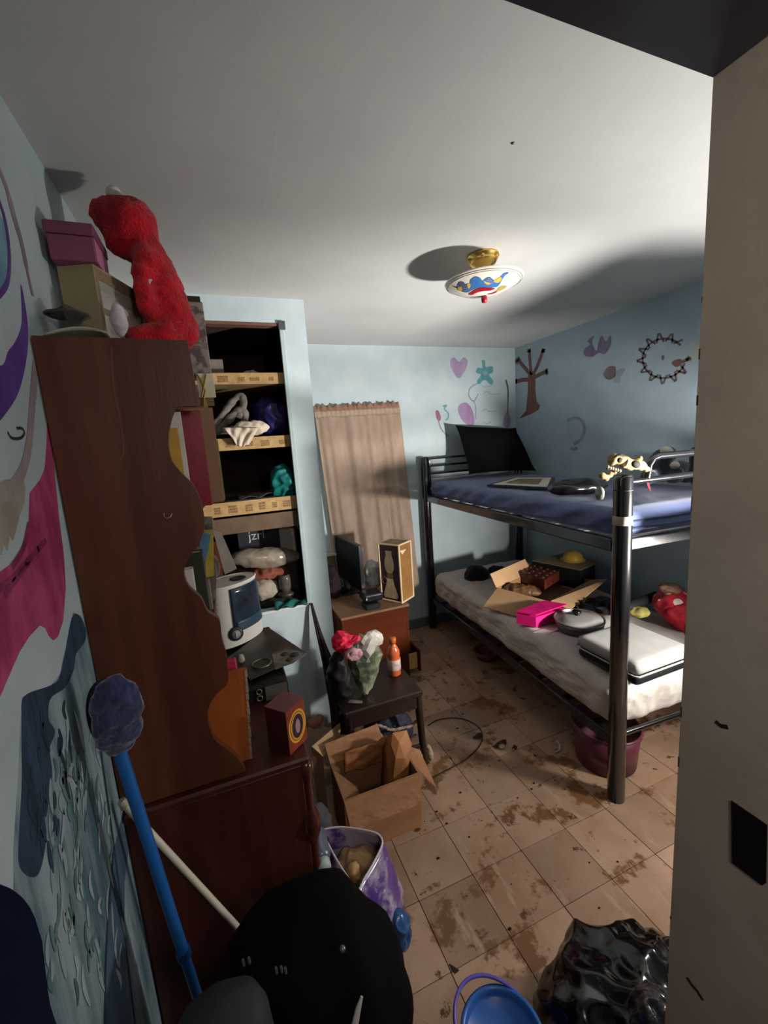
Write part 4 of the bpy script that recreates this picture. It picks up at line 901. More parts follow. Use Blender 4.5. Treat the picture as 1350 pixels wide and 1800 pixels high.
# under the chair
o = crumple('navy_bag', (.66, 1.90, .14), (.10, .12, .13), M('navy_cloth', srgb('#1c2232'), .7, .3, 10, .2), 81, .03, 8, .001); tag(o, 'navy cloth bag stored under the wooden stool', 'bag')
t = MB().tube([at(x, y, 'y', 1.755) for x, y in smooth([(676, 1302), (666, 1288), (660, 1275), (672, 1278), (688, 1283), (705, 1280), (722, 1276), (733, 1266)], 5, False)], .007, 8)
t.v = [v+Vector((0, 0, 0))+Vector((1, 1, 1))*.0035*nz(v, 160, 5, 2) for v in t.v]
o = t.build('fur_strap', M('fur_trim', srgb('#a58d80'), .9, .3, 60, .4, 200), None); tag(o, 'fluffy fur trimmed strap looping under the stool seat', 'strap')
o = crumple('tan_scrap', (.835, 1.78, .04), (.018, .03, .04), M('scrap_tan', srgb('#a58e74'), .8), 82, .008, 30, .001, sub=4); tag(o, 'tan cloth scrap on the floor beside the stool leg', 'cloth')

# ---------------------------------------------------------------- cardboard boxes
CB = M('cardboard', srgb('#a87b57'), .75, .10, 8, .12, 50, col2=srgb('#95694a'), stretch=(1, 1, 2.5)); CBI = M('cardboard_inside', srgb('#8d6548'), .8, .1, 8, .1)
KR = M('kraft_paper', srgb('#b57a4c'), .6, .18, 9, .3, 30)
bx = T('cardboard_box', 'open brown cardboard box with flaps on the floor before the stool', 'box', (.46, 1.57, 0))
x0, x1, y0, y1, h = .300, .632, 1.454, 1.672, .262
th = .004
def panel(nm, pts, d, mt=CB): return MB().prism(pts, d).build(nm, mt, bx)
panel('front_wall', [(x0, y0, .001), (x1, y0, .001), (x1, y0, h), (x0, y0, h)], (0, th, 0))
panel('back_wall', [(x0, y1-th, .001), (x1, y1-th, .001), (x1, y1-th, h), (x0, y1-th, h)], (0, th, 0), CBI)
panel('side_wall', [(x0, y0+th, .001), (x0, y1-th, .001), (x0, y1-th, h), (x0, y0+th, h)], (th, 0, 0), CBI)
panel('side_wall', [(x1-th, y0+th, .001), (x1-th, y1-th, .001), (x1-th, y1-th, h), (x1-th, y0+th, h)], (th, 0, 0), CB)
panel('bottom', [(x0+th, y0+th, .001), (x1-th, y0+th, .001), (x1-th, y1-th, .001), (x0+th, y1-th, .001)], (0, 0, th), CBI)
def flapgrid(nm, A, B, C, D, mt=CB, buck=.006, seed=1):
    A, B, C, D = map(Vector, (A, B, C, D))
    def fn(u, v):
        p = A.lerp(B, u).lerp(D.lerp(C, u), v); n = (B-A).cross(D-A).normalized()
        return p+n*buck*nz((u*3, v*2, seed), 1.2, seed)*v
    return MB().grid(16, 8, fn, smooth=False).build(nm, mt, bx, sol=.004)
flapgrid('front_flap', (x0, y0-.003, h), (x1, y0-.003, h), (x1-.006, y0-.028, h-.115), (x0+.012, y0-.036, h-.115), seed=2)
flapgrid('back_flap', (x0, y1-.002, h+.001), (x1-.07, y1-.002, h+.001), (x1-.09, y1+.026, h+.10), (x0-.012, y1+.026, h+.085), seed=3)
flapgrid('side_flap', (x1, y0+.03, h), (x1, y1-.02, h), (x1+.105, y1-.01, h-.085), (x1+.085, y0+.02, h-.125), seed=4)
flapgrid('side_flap', (x0+.004, y0+.02, h-.01), (x0+.004, y1-.03, h-.01), (x0+.10, y1-.04, h-.12), (x0+.09, y0+.03, h-.13), mt=CBI, seed=5)
mb = MB(); ribbon(mb, [(x0+.06, y0-.0215, h-.08), (x0+.075, y0-.0275, h-.105)], .0, (0, -1, 0), .001)
t = T('paper_bag', 'crumpled brown kraft paper bag stuffed in the open cardboard box', 'paper bag', (.58, 1.58, .1))
def kraft(p, n):
    v = max(0, (p.z-.12)/.25); return Vector((min(p.x+.05*v*max(0, n.x), .622 if p.z < .27 else 9), p.y, max(p.z, .006)))
facet(MB(), (.570, 1.575, .225), (.050, .064, .158), 2, .034, 91, fn=kraft).build('bag_body', KR, t)
MB().grid(18, 12, lambda u, v: Vector((.36+.20*u, 1.652-.010*v-.02*u*v, .20+.115*v+.03*u*v))+Vector((0, .01, .006))*nz((u*2, v*2, 0), 1.5, 6)).build('paper_sheet', KR, t, sol=.001)
t = T('cardboard_box', 'flattened cardboard box leaning left of the stool', 'box', (.36, 1.72, .2))
zz = .30
q0 = [at(548, 1312, 'y', 1.70), at(598, 1270, 'y', 1.80), at(599, 1297, 'y', 1.79), at(568, 1330, 'y', 1.69)]
MB().prism(q0, (0, .006, -.004)).build('flap', M('cardboard_pale', srgb('#b08f68'), .75, .1, 10), t)
MB().prism([q0[0]+Vector((.0, .012, -.006)), q0[3]+Vector((0, .012, -.006)), Vector((q0[3].x, q0[3].y+.012, .001)), Vector((q0[0].x, q0[0].y+.012, .001))], (0, .006, 0)).build('standing_wall', M('cardboard_dark', srgb('#7a5b40'), .8), t)
o = crumple('pink_cloth', tuple(at(556, 1267, 'y', 1.95)), (.035, .03, .022), M('cloth_flesh', srgb('#a06a5c'), .7, .2, 20), 83, .010, 24, sub=4); tag(o, 'dusty pink cloth scrap between the maroon box and the stool', 'cloth')

# ---------------------------------------------------------------- gift bag, can, cloth between dresser and box
GZ = .40
rimpx = smooth([(568, 1462), (574, 1457), (600, 1454), (640, 1459), (664, 1466), (672, 1478), (669, 1492), (655, 1520), (640, 1545), (629, 1566), (618, 1552), (600, 1525), (580, 1490)], 3)
rim = [at(x, y, 'z', GZ) for x, y in rimpx]
cen = sum(rim, Vector())/len(rim)
bcen = Vector((.262, 1.045, 0))
t = T('gift_bag', 'purple and white glossy gift bag with open triangular mouth', 'bag', tuple(bcen))
nR = len(rim)
def gb(u, v):
    i = u*nR; k0 = int(i) % nR; k1 = (k0+1) % nR; p = rim[k0].lerp(rim[k1], i-int(i))
    a = math.atan2((p-cen).y, (p-cen).x); base = bcen+Vector((math.cos(a)*.085, math.sin(a)*.055, .002))
    q = p.lerp(base, v**1.0); bul = math.sin(v*math.pi)
    q += Vector((math.cos(a), math.sin(a), 0))*bul*(.018+.016*ridge(q, 9, 3)+.012*ridge(q, 19, 5))
    return q
GBM = M('gift_bag_print', srgb('#5a3a86'), .18, .25, 7, .15, 30, spec=.7, coat=.5, col2=srgb('#a79bb0'), lo=.46, hi=.54)
MB().grid(nR*2, 24, gb).build('bag_wall', GBM, t, sol=.0015)
MB().tube(rim+[rim[0]], .0032, 8, caps=False).build('white_rim', M('bag_rim', srgb('#d6cdd2'), .4), t)
MB().grid(nR*2, 8, lambda u, v: cen.lerp(gb(u, .18+.25*v), .93)+Vector((0, 0, -.0))).build('bag_lining', M('bag_lining', srgb('#a49ba6'), .4, .15, 10), t)
t2 = T('kraft_wrap', 'crumpled tan packing paper filling the purple gift bag', 'paper', tuple(cen-Vector((0, 0, .1))))
MB().ico(cen+Vector((.005, .01, -.105)), (.055, .05, .06), 5, fold(.022, 14, 95)).build('paper_wad', M('paper_tan', srgb('#a5845c'), .7, .15, 12, .2), t2)
MB().ico(at(622, 1535, 'z', GZ-.03), (.014, .016, .03), 4, fold(.008, 30, 96)).build('paper_tip', M('paper_tan_light', srgb('#c39a63'), .7, .15, 12, .2), t2)
ax = at(570, 1525, 'y', 1.10); a2 = at(560, 1478, 'y', 1.19)
t = T('spray_can', 'pale blue spray can with a white cap wedged beside the dresser', 'can', tuple(ax))
dirv = (ax-a2).normalized(); rot = dirv.to_track_quat('Z', 'Y').to_matrix().to_4x4(); 
mb = MB(); mb.X = Matrix.Translation(a2) @ rot; L = (ax-a2).length
mb.lathe([(0, -.03), (.026, -.03), (.028, -.02), (.028, L*.6), (.022, L*.74), (.018, L*.76)], (0, 0, 0), 20); mb.build('can_body', M('can_grey', srgb('#6f7585'), .3, .2, 14, metal=.3), t)
mb = MB(); mb.X = Matrix.Translation(a2) @ rot; mb.lathe([(.017, L*.77), (.021, L*.79), (.021, L*1.02), (.015, L*1.08), (0, L*1.09)], (0, 0, 0), 20); mb.build('cap', M('can_cap', srgb('#b9c4c8'), .4), t)
o = crumple('grey_cloth', tuple(at(560, 1450, 'y', 1.28)), (.035, .05, .06), M('cloth_slate', srgb('#4d4b50'), .9, .2, 12), 97, .014, 14, sub=4); tag(o, 'slate grey cloth stuffed between dresser and cardboard box', 'cloth')
o = crumple('blue_bag', tuple(at(700, 1636, 'y', 1.0)), (.026, .035, .040), M('plastic_blue', srgb('#2f5f96'), .25, .25, 9, .15, spec=.6, col2=srgb('#1c3a66')), 98, .018, 14); tag(o, 'blue plastic bag corner under the purple gift bag', 'bag')
# ---------------------------------------------------------------- ceiling lamp
LC = Vector((1.160, 1.645, ZC))
lamp = T('ceiling_light', 'white glass ceiling light with circus colours and brass base', 'lamp', tuple(LC))
BRASS = M('brass', srgb('#e6c06a'), .28, .06, 10, .02, metal=1)
MB().lathe([(0, -.001), (.066, -.001), (.068, -.008), (.054, -.014), (.060, -.024), (.052, -.036), (.036, -.044), (.032, -.056), (.020, -.060), (.012, -.075), (.012, -.150)], LC, 28).build('base', BRASS, lamp)
for k in range(5):
    q = 2*math.pi*k/5+.3; MB().ico((LC.x+.056*math.cos(q), LC.y+.056*math.sin(q), ZC-.020), (.010, .010, .012), 2).build('brass_bud', BRASS, lamp)
SR, SZ0 = .165, ZC-.108
def cap(r): return SZ0-.056*(1-(r/SR)**1.9)      # outer surface of the dish
prof = [(0, cap(0)+.003)] + [(SR*i/14, cap(SR*i/14)+.003) for i in range(1, 14)] + [(SR, SZ0+.004)]
prof = [(0, cap(0))] + [(SR*i/14, cap(SR*i/14)) for i in range(1, 15)] + [(SR+.003, SZ0+.004), (SR-.004, SZ0+.007)] + [(SR*i/14-.003, cap(SR*i/14)+.004) for i in range(14, 0, -1)]
MB().lathe(prof, (LC.x, LC.y, 0), 56).build('glass_shade', M('shade_glass', srgb('#e4dccf'), .15, .04, 6, 0, spec=.6, coat=.4), lamp)
for r_, w_ in ((SR-.006, .0016), (SR-.013, .0012)):
    MB().tube([(LC.x+r_*math.cos(q*.1309), LC.y+r_*math.sin(q*.1309), cap(r_)-.0005) for q in range(49)], w_, 5, caps=False).build('grey_ring', M('shade_ring', srgb('#8d8f92'), .4), lamp)
def dpatch(name, pts, mt, lift=.0006):
    """patch drawn on the dish: pts are photo pixels on the shade, dropped on its outer surface"""
    V = []
    for x, y in smooth(pts, 5):
        d = at(x, y, 'z', 2.0)-CAM; d.normalize(); s0 = None
        p = None
        tt = 1.6
        while tt < 3.2:
            q = CAM+d*tt; r_ = math.hypot(q.x-LC.x, q.y-LC.y)
            if r_ < SR and q.z > cap(r_)-lift: p = q; break
            tt += .0008
        if p is None: continue
        V.append(p)
    if len(V) < 3: return
    me = MB(); n = Vector((0, 0, -1)); b = bmesh.new(); b.faces.new([b.verts.new(v) for v in V])
    bmesh.ops.triangulate(b, faces=b.faces[:])
    bmesh.ops.subdivide_edges(b, edges=b.edges[:], cuts=2, use_grid_fill=True)
    for v in b.verts:
        r_ = math.hypot(v.co.x-LC.x, v.co.y-LC.y); v.co.z = min(v.co.z, cap(min(r_, SR))-lift)
    return me.bm(b).build(name, mt, lamp)
CLp = lambda pts: crop(pts, 680, 380, 4.821)
INK = M('shade_ink', srgb('#3a3634'), .3); SB = M('shade_blue', srgb('#3f74b4'), .3); SB2 = M('shade_slate', srgb('#6b78a8'), .3); SY = M('shade_yellow', srgb('#d9b545'), .3); SRD = M('shade_red', srgb('#9c1f33'), .3)
blue = [(600, 600), (615, 560), (645, 555), (670, 575), (700, 570), (710, 540), (745, 515), (785, 520), (810, 545), (840, 525), (870, 517), (895, 535), (920, 545), (960, 512), (990, 485), (1030, 482), (995, 510), (972, 545), (940, 590), (900, 603), (800, 602), (720, 625), (690, 640), (640, 635)]
cx_, cy_ = 810, 570
dpatch('painted_outline', CLp([(cx_+(x-cx_)*1.02, cy_+(y-cy_)*1.06) for x, y in blue]), INK, .0006)
dpatch('painted_blue_shape', CLp(blue), SB, .0010)
dpatch('painted_slate_shape', CLp([(845, 540), (870, 522), (893, 540), (900, 575), (870, 570), (850, 560)]), SB2, .0014)
dpatch('painted_slate_shape', CLp([(612, 565), (640, 560), (668, 580), (668, 620), (640, 630)]), M('shade_greyblue', srgb('#5c6378'), .3), .0014)
for pts in ([(820, 548), (850, 560), (880, 570), (860, 580), (835, 572)], [(905, 550), (935, 530), (968, 515), (970, 540), (945, 562), (915, 560)], [(680, 575), (706, 572), (708, 600), (690, 612)], [(602, 605), (630, 600), (636, 628), (612, 634)]): dpatch('painted_yellow_shape', CLp(pts), SY, .0016)
dpatch('painted_red_band', CLp([(692, 660), (740, 625), (800, 605), (860, 605), (918, 612), (880, 630), (830, 634), (770, 645), (720, 668)]), SRD, .0010)
dpatch('painted_red_band', CLp([(850, 662), (900, 645), (945, 625), (930, 645), (890, 660)]), SRD, .0010)
dpatch('painted_wing', CLp([(935, 620), (965, 592), (1015, 590), (1000, 612), (960, 632), (930, 640)]), M('shade_tan', srgb('#a8935c'), .3), .0012)
dpatch('painted_tail', CLp([(565, 592), (590, 598), (605, 602), (590, 608), (570, 602)]), INK, .0012)
MB().lathe([(0, 0), (.012, .001), (.013, -.012), (.011, -.024), (0, -.028)], (LC.x, LC.y, cap(0)-.001), 16).build('finial', M('finial_red', srgb('#9a1a2c'), .3), lamp)

# ---------------------------------------------------------------- bunk bed (turned 3.5 degrees off the room)
BR_ = R(-3.5); BO = Vector((1.487, 1.210, 0))
BL, BW = 1.975, .915
_c, _s = math.cos(BR_), math.sin(BR_)
def Bw(x, y, z): return Vector((BO.x+x*_c-y*_s*-1*-1, 0, 0)) if False else Vector((BO.x + x*_c - y*_s, BO.y + x*_s + y*_c, z))
def Bl(p): dx, dy = p[0]-BO.x, p[1]-BO.y; return Vector((dx*_c+dy*_s, -dx*_s+dy*_c, p[2]))
BLK = M('bed_metal', srgb('#0d0d0f'), .22, .1, 30, .02, metal=.0, spec=.7, coat=.5)
bed = T('bunk_bed', 'black metal bunk bed with thick round posts along the right wall', 'bunk bed', tuple(BO), rz=BR_)
PH = {0: 1.462, 1: 1.515}
for yi, y in enumerate((0, BL)):
    for x in (0, BW):
        p = MB().lathe([(0, 0), (.036, 0), (.036, PH[yi]-.012), (.030, PH[yi]), (0, PH[yi]+.002)], (x, y, 0), 24).build('post', BLK, bed, local=True)
        if x == 0 and yi == 0:
            MB().lathe([(.0362, 1.262), (.0368, 1.263), (.0368, 1.298), (.0362, 1.299)], (x, y, 0), 24).build('tape_band', M('masking_tape', srgb('#a8a294'), .6), p, local=True)
            MB().lathe([(.0362, 1.40), (.0370, 1.401), (.0370, 1.404), (.0362, 1.405)], (x, y, 0), 24).build('joint_ring', M('joint_black', srgb('#050505'), .5), p, local=True)
            MB().ico((-.002, -.0365, .78), .003, 2).build('bolt', M('bolt_dark', srgb('#2b2b2d'), .3, metal=.6), p, local=True)
def rail(nm, x0, x1, y0, y1, z0, z1, b=.006): return MB().box(x0, x1, y0, y1, z0, z1, b, seg=2).build(nm, BLK, bed, local=True)
for x in (0, BW): rail('side_rail', x-.015, x+.015, .036, BL-.036, 1.140, 1.196); rail('side_rail', x-.012, x+.012, .036, BL-.036, .245, .295)
for y in (0, BL): rail('end_rail', .036, BW-.036, y-.013, y+.013, 1.150, 1.200)
MB().tube([(.034, 0, .315), (BW-.034, 0, .315)], .013, 14).build('end_rail', BLK, bed, local=True)
MB().tube([(.034, BL, .315), (BW-.034, BL, .315)], .013, 14).build('end_rail', BLK, bed, local=True)
for z in (1.432,): MB().tube([(.030, 0, z), (BW-.03, 0, z)], .012, 12).build('guard_bar', BLK, bed, local=True)
MB().tube([(.120, 0, 1.440), (.130, 0, 1.49), (.150, 0, 1.516), (.18, 0, 1.524), (BW-.2, 0, 1.524), (BW-.15, 0, 1.49), (BW-.14, 0, 1.445)], .014, 12).build('guard_bar', BLK, bed, local=True)
for z in (1.497, 1.435, 1.37): MB().tube([(.03, BL, z), (BW-.03, BL, z)], .009, 10).build('head_bar', BLK, bed, local=True)
for x in (.012,): MB().tube([(x+.03, BL, 1.20), (x+.03, BL, 1.50)], .008, 10).build('head_upright', BLK, bed, local=True)
for k in range(9):
    y = .15+k*.21
    MB().box(.012, BW-.012, y-.02, y+.02, 1.150, 1.162, .002).build('slat', BLK, bed, local=True)
    MB().box(.012, BW-.012, y-.02, y+.02, .262, .274, .002).build('slat', BLK, bed, local=True)

def softbox(x0, x1, y0, y1, z0, z1, rad, n, fn=None):
    b = bmesh.new(); bmesh.ops.create_cube(b, size=2)
    L = (x1-x0, y1-y0, z1-z0)
    bmesh.ops.subdivide_edges(b, edges=b.edges[:], cuts=n, use_grid_fill=True)
    c = Vector(((x0+x1)/2, (y0+y1)/2, (z0+z1)/2)); hs = Vector(L)/2
    for v in b.verts:
        p = Vector((v.co.x*hs.x, v.co.y*hs.y, v.co.z*hs.z))
        q = Vector([max(-(hs[i]-rad), min(hs[i]-rad, p[i])) for i in range(3)])
        d = p-q; n_ = d.normalized() if d.length > 1e-6 else Vector((0, 0, 0))
        if d.length > 1e-6: p = q+n_*min(rad, d.length) if d.length > rad else p
        p = p+c
        if fn: p = fn(p, n_)
        v.co = p
    return b
SHB = M('sheet_blue', srgb('#56628a'), .85, .08, 6, .15, 250, col2=srgb('#4a567c'), sheen=.2)
SHT = M('sheet_blue_top', srgb('#76829c'), .85, .08, 6, .15, 250, sheen=.2)
SHW = M('sheet_white', srgb('#cfc7bf'), .85, .06, 5, .15, 220, col2=srgb('#b8afa6'))
def wr_up(p, n):
    if n.z > -.3:
        k = nz((p.x*2, p.y*2, p.z), 1.6, 3)*.006
        side = max(0, 1-abs(p.x-.0)/.12)*max(0, -n.x)
        dg = math.sin((p.y*1.0+p.z*2.2)*26+2*math.sin(p.y*5))*.006 + math.sin((p.y*1.2+p.z*3.0)*47)*.003
        p = p+Vector((-side*dg*1.2, 0, k))
        end = max(0, -n.y); p.y -= end*math.sin(p.x*9+p.z*60)*.004
    return p
mt_ = T('mattress', 'upper bunk mattress in a slate blue fitted sheet', 'mattress', tuple(Bw(BW/2, BL/2, 1.187)), rz=BR_)
def loc_in(t): 
    l = Bl(t.location); return Matrix.Translation(-Vector((l.x, l.y, t.location.z)))
mb = MB(); mb.X = loc_in(mt_)
mb.bm(softbox(.018, BW-.018, .030, BL-.03, 1.1875, 1.308, .045, 44, wr_up), True); mb.build('fitted_sheet', SHB, mt_, local=True)
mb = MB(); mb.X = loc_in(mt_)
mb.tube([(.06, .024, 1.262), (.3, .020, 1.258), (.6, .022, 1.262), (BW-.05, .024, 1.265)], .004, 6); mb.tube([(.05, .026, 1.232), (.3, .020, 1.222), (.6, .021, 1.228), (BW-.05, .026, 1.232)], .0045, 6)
mb.build('fold_shade_line', M('sheet_shadow_fold', srgb('#2a3048'), .9), mt_, local=True)  # dark tubes put the shade between the sheet's layers into colour
def wr_lo(p, n):
    k = nz((p.x*2.5, p.y*2.5, p.z*2), 1.8, 13)*.012+.008*max(0, ridge((p.x*1.5, p.y*1.5, 2), 3.2, 8))
    if n.z > -.5:
        side = max(0, -n.x); f = math.sin(p.y*31+3*math.sin(p.y*4.1)+p.z*22)*.005+.010*ridge((p.y*1.2+p.z, p.z*1.6, 1), 6, 4)+.006*ridge((p.y*1.6-p.z, p.z*2.0, 5), 13, 6)
        end = max(0, -n.y); g_ = .013*ridge((p.x*2.0+p.z*.5, p.z*1.2, 3), 6, 5)+.008*ridge((p.x*2.4-p.z*.6, p.z*.8, 7), 13, 5)
        p = p+Vector((-side*f, -end*g_, k*max(0, n.z if n.z > .1 else .2)))
    if p.z < .36 and n.x < 0: p.z -= max(0, .36-p.z)*.45*max(0, nz((p.y*2.2, 0, 1), 1.6, 9)+.35)
    return p
ml = T('mattress', 'lower bunk mattress in a wrinkled white sheet', 'mattress', tuple(Bw(BW/2, BL/2, .30)), rz=BR_)
mb = MB(); mb.X = loc_in(ml)
mb.bm(softbox(.016, BW-.018, .036, BL-.04, .302, .518, .06, 70, wr_lo), True); mb.build('white_sheet', SHW, ml, local=True)

UZ, LZ2 = 1.312, .528
# pillow leaning on the headboard
def pillow(name, TL, TR, BLc, BRc, th, mt, parent, bend=.0, n=26):
    TL, TR, BLc, BRc = map(Vector, (TL, TR, BLc, BRc)); mb = MB()
    N_ = (TR-TL).cross(BLc-TL).normalized()
    for sgn in (1, -1):
        def fn(u, v):
            a, b = 2*u-1, 2*v-1
            pin = .10*(a*a*b*b)
            p = TL.lerp(TR, u).lerp(BLc.lerp(BRc, u), v); c = (TL+TR+BLc+BRc)/4
            e = max(0, (1-a*a)*(1-b*b))
            p = c+(p-c)*(1-.07*(1-a*a*b*b)*(abs(a)**4+abs(b)**4))
            return p+N_*sgn*th*(e**.55)*(1+.10*nz((u*4, v*4, sgn), 1.1, 4))
        mb.grid(n, n, fn)
    return mb.build(name, mt, parent)
t = T('pillow', 'black pillow propped against the headboard of the upper bunk', 'pillow', (2.15, 3.0, UZ))
PBLK = M('pillow_black', srgb('#0b0c0d'), .95, .15, 12, .25, 150, spec=.05)
pillow('pillow_body', at(800, 747, 'y', 3.085), at(907, 752, 'y', 3.12), at(824, 834, 'y', 2.90), at(943, 828, 'y', 2.84), .085, PBLK, t)
MB().box(0, .004, -.001, .001, 0, .03).build('care_tag', PBLK, t).location = at(927, 790, 'y', 2.94)-t.location
# picture board
pb = [at(x, y, 'z', UZ+.006) for x, y in ((856, 855), (906, 841), (976, 841), (968, 861))]
t = T('framed_picture', 'flat framed tan print lying on the upper mattress', 'picture', tuple(pb[0]))
MB().prism(pb, (0, 0, .010)).build('frame', M('picture_frame', srgb('#23272b'), .4), t)
c_ = sum(pb, Vector())/4
MB().prism([c_+(p-c_)*.86+Vector((0, 0, .0102)) for p in pb], (0, 0, .001)).build('mat_board', M('picture_mat', srgb('#c4c0b2'), .6, .08), t)
MB().prism([c_+(p-c_)*.55+Vector((0, 0, .0113)) for p in pb], (0, 0, .001)).build('print', M('picture_print', srgb('#8c7c62'), .5, .35, 14, .05, col2=srgb('#5d5342')), t)
# black pouch
def pouch(p, n):
    q = p+n*(.010*ridge(p, 9, 2)+.006*ridge(p, 20, 3)); q.z = max(q.z, UZ+.0005); return q
o = MB().ico(at(1016, 856, 'z', UZ+.034), (.155, .09, .036), 5, pouch, rot=Euler((0, 0, -.35)).to_matrix()).build('black_pouch', M('pouch_black', srgb('#0b0b0d'), .28, .2, 14, .2, spec=.6), None); tag(o, 'shiny black pouch on the upper mattress behind the skull', 'pouch')
o = crumple('mint_cloth', tuple(at(1054, 868, 'y', 1.50)), (.009, .02, .030), M('cloth_mint', srgb('#7f8c78'), .8, .1, 14), 101, .006, 20, UZ, sub=4); tag(o, 'pale mint cloth scrap beside the front bed post', 'cloth')
# dark plush toys at the near end of the upper bunk
NAVY = M('plush_navy', srgb('#1a2436'), .9, .25, 20, .4, 120, sheen=.4); CRMP = M('plush_cream', srgb('#c6c0ac'), .9, .1, 20, .4, 120, sheen=.3)
YQ = 1.62
def Q_(x, y, dy=0): return at(x, y, 'y', YQ+dy)
t = T('plush_toy', 'navy plush toy with cream patches lying behind the guard bars', 'plush toy', tuple(Q_(1170, 845)))
balls = [(Q_(1164, 806), .060), (Q_(1172, 800, .03), .055), (Q_(1160, 832), .055), (Q_(1185, 835), .055), (Q_(1200, 822, .04), .05), (Q_(1140, 838), .045), (Q_(1206, 838), .045)]
metablob('body', balls, NAVY, t, fur=.002, seed=31, fn=lambda v, n: Vector((v.x, v.y, max(v.z, UZ))))
MB().ico(Q_(1172, 793, -.035), (.036, .030, .024), 4, rot=Euler((0, .5, 0)).to_matrix()).build('cream_patch', CRMP, t)
MB().ico(Q_(1186, 818, -.06), (.030, .020, .020), 4).build('cream_patch', CRMP, t)
mb = MB(); ribbon(mb, [Q_(1137, 838, -.10), Q_(1139, 850, -.10), Q_(1143, 864, -.10)], [.006, .016, .014], (0, -1, 0), 0)
mb.build('red_ribbon', M('ribbon_red', srgb('#7a3038'), .6), t, sol=.002)
t = T('plush_toy', 'dark maroon and black plush at the right end of the upper bunk', 'plush toy', tuple(at(1226, 850, 'y', 1.40)))
YQ2 = 1.40
metablob('body', [(at(1232, 805, 'y', YQ2), .055), (at(1230, 830, 'y', YQ2), .055), (at(1238, 820, 'y', YQ2+.03), .06), (at(1226, 846, 'y', YQ2), .03)], M('plush_black', srgb('#17141a'), .9, .25, 20, .4, 120, sheen=.3), t, fur=.002, seed=32, fn=lambda v, n: Vector((v.x, v.y, max(v.z, UZ))))
MB().ico(at(1228, 795, 'y', YQ2-.02), (.035, .04, .030), 4).build('maroon_cap', M('plush_maroon', srgb('#2e0d12'), .9, .25, 20, .4, 120), t)

# skull mask resting on the front post
SK = M('bone_plastic', srgb('#94815c'), .55, .22, 16, .35, 60, spec=.1, col2=srgb('#6e5632'), lo=.3, hi=.6); SKD = M('skull_hollow', srgb('#1a1210'), .8)
ys = 1.185
def S_(x, y, dy=0): 
    X = 1020+x/6.136; Y = 760+y/6.136
    return at(X, Y, 'y', ys+dy)
t = T('skull_mask', 'bone coloured plastic skull mask lying on the front bed post', 'mask', (1.487, 1.21, 1.465))
kp = .00148/ .87*1.0
def kk(px): return px/6.136*.00185*.82
balls = [(S_(360, 280), kk(85)), (S_(420, 285), kk(95)), (S_(480, 320), kk(95)), (S_(540, 350), kk(90)), (S_(600, 340), kk(90)), (S_(660, 360), kk(80)), (S_(710, 395), kk(48)), (S_(755, 410), kk(28)), (S_(780, 416), kk(16)), (S_(640, 280), kk(40)),
         (S_(400, 290, .05), kk(90)), (S_(500, 320, .05), kk(95)), (S_(600, 350, .05), kk(80)), (S_(340, 320), kk(50))]
def skf(v, n):
    for c, r_, d in ((S_(600, 345, -.035), .034, .020), (S_(420, 300, -.04), .022, .010)):
        q = (Vector((v.x, v.y, v.z))-c).length
        if q < r_: v = v+Vector((0, 1, 0))*d*(1-(q/r_)**2)
    v = v+n*.0035*ridge(v, 30, 4)
    return v
metablob('cranium', balls, SK, t, res=.007, seed=41, fn=skf)
metablob('jaw', [(S_(240, 470), kk(55)), (S_(275, 490), kk(55)), (S_(320, 455), kk(50)), (S_(365, 425), kk(45)), (S_(225, 460), kk(35))], SK, t, res=.006, seed=42, fn=lambda v, n: v+n*.002*ridge(v, 40, 6))
MB().ico(S_(600, 345, -.036), (.022, .010, .014), 4, rot=Euler((0, .35, 0)).to_matrix()).build('eye_socket', SKD, t)
MB().tube([S_(365, 275, -.052), S_(395, 248, -.056), S_(440, 242, -.058), S_(490, 258, -.055)], [.002, .0045, .005, .002], 8).build('brow_groove', SKD, t)
MB().ico(S_(425, 300, -.052), (.011, .006, .010), 3).build('nose_socket', SKD, t)
for k in range(6):
    MB().ico(S_(300+26*k, 372+8*k+(3 if k % 2 else 0), -.045), (.0045, .004, .006), 3).build('tooth', M('tooth', srgb('#d3c19c'), .35), t)
MB().tube([S_(285, 395, -.04), S_(340, 398, -.043), S_(420, 425, -.042)], .0035, 6).build('mouth_line', SKD, t)

# ---------------------------------------------------------------- things on the lower bunk
o = MB().ico(at(838, 1012, 'y', 2.80), (.095, .085, .085), 5, fold(.010, 11, 111, LZ2)).build('black_beanie', M('knit_black', srgb('#0c0c0e'), .9, .3, 40, .6, 160, sheen=.2), None); tag(o, 'black knitted hat lump at the far end of the lower bunk', 'hat')
o = crumple('dark_scarf', tuple(at(872, 1004, 'y', 2.86)), (.07, .06, .035), M('scarf_dark', srgb('#1e2126'), .9, .3, 30), 112, .012, 14, LZ2); tag(o, 'dark grey scarf between the black hat and the open carton', 'scarf')
bt = T('cardboard_box', 'open tan cardboard carton with spread flaps on the lower bunk', 'box', (2.1, 2.35, LZ2), None)
CT = M('carton_tan', srgb('#b5906a'), .75, .08, 8, .1, 50); CTI = M('carton_inside', srgb('#94704f'), .8, .08, 8)
BZ = LZ2+.075
ca, cb_, cc_ = at(880, 1030, 'z', BZ), at(966, 1058, 'z', BZ), at(1064, 1006, 'z', BZ)
u_ = (cc_-cb_); u_.z = 0; ul = min(u_.length, .55); u_.normalize(); v_ = Vector((-u_.y, u_.x, 0)); vl = max(.30, (ca-cb_).dot(v_))
vl = min(vl, .48)
def K_(a, b, z): return Vector((cb_.x, cb_.y, 0))+u_*a+v_*b+Vector((0, 0, z))
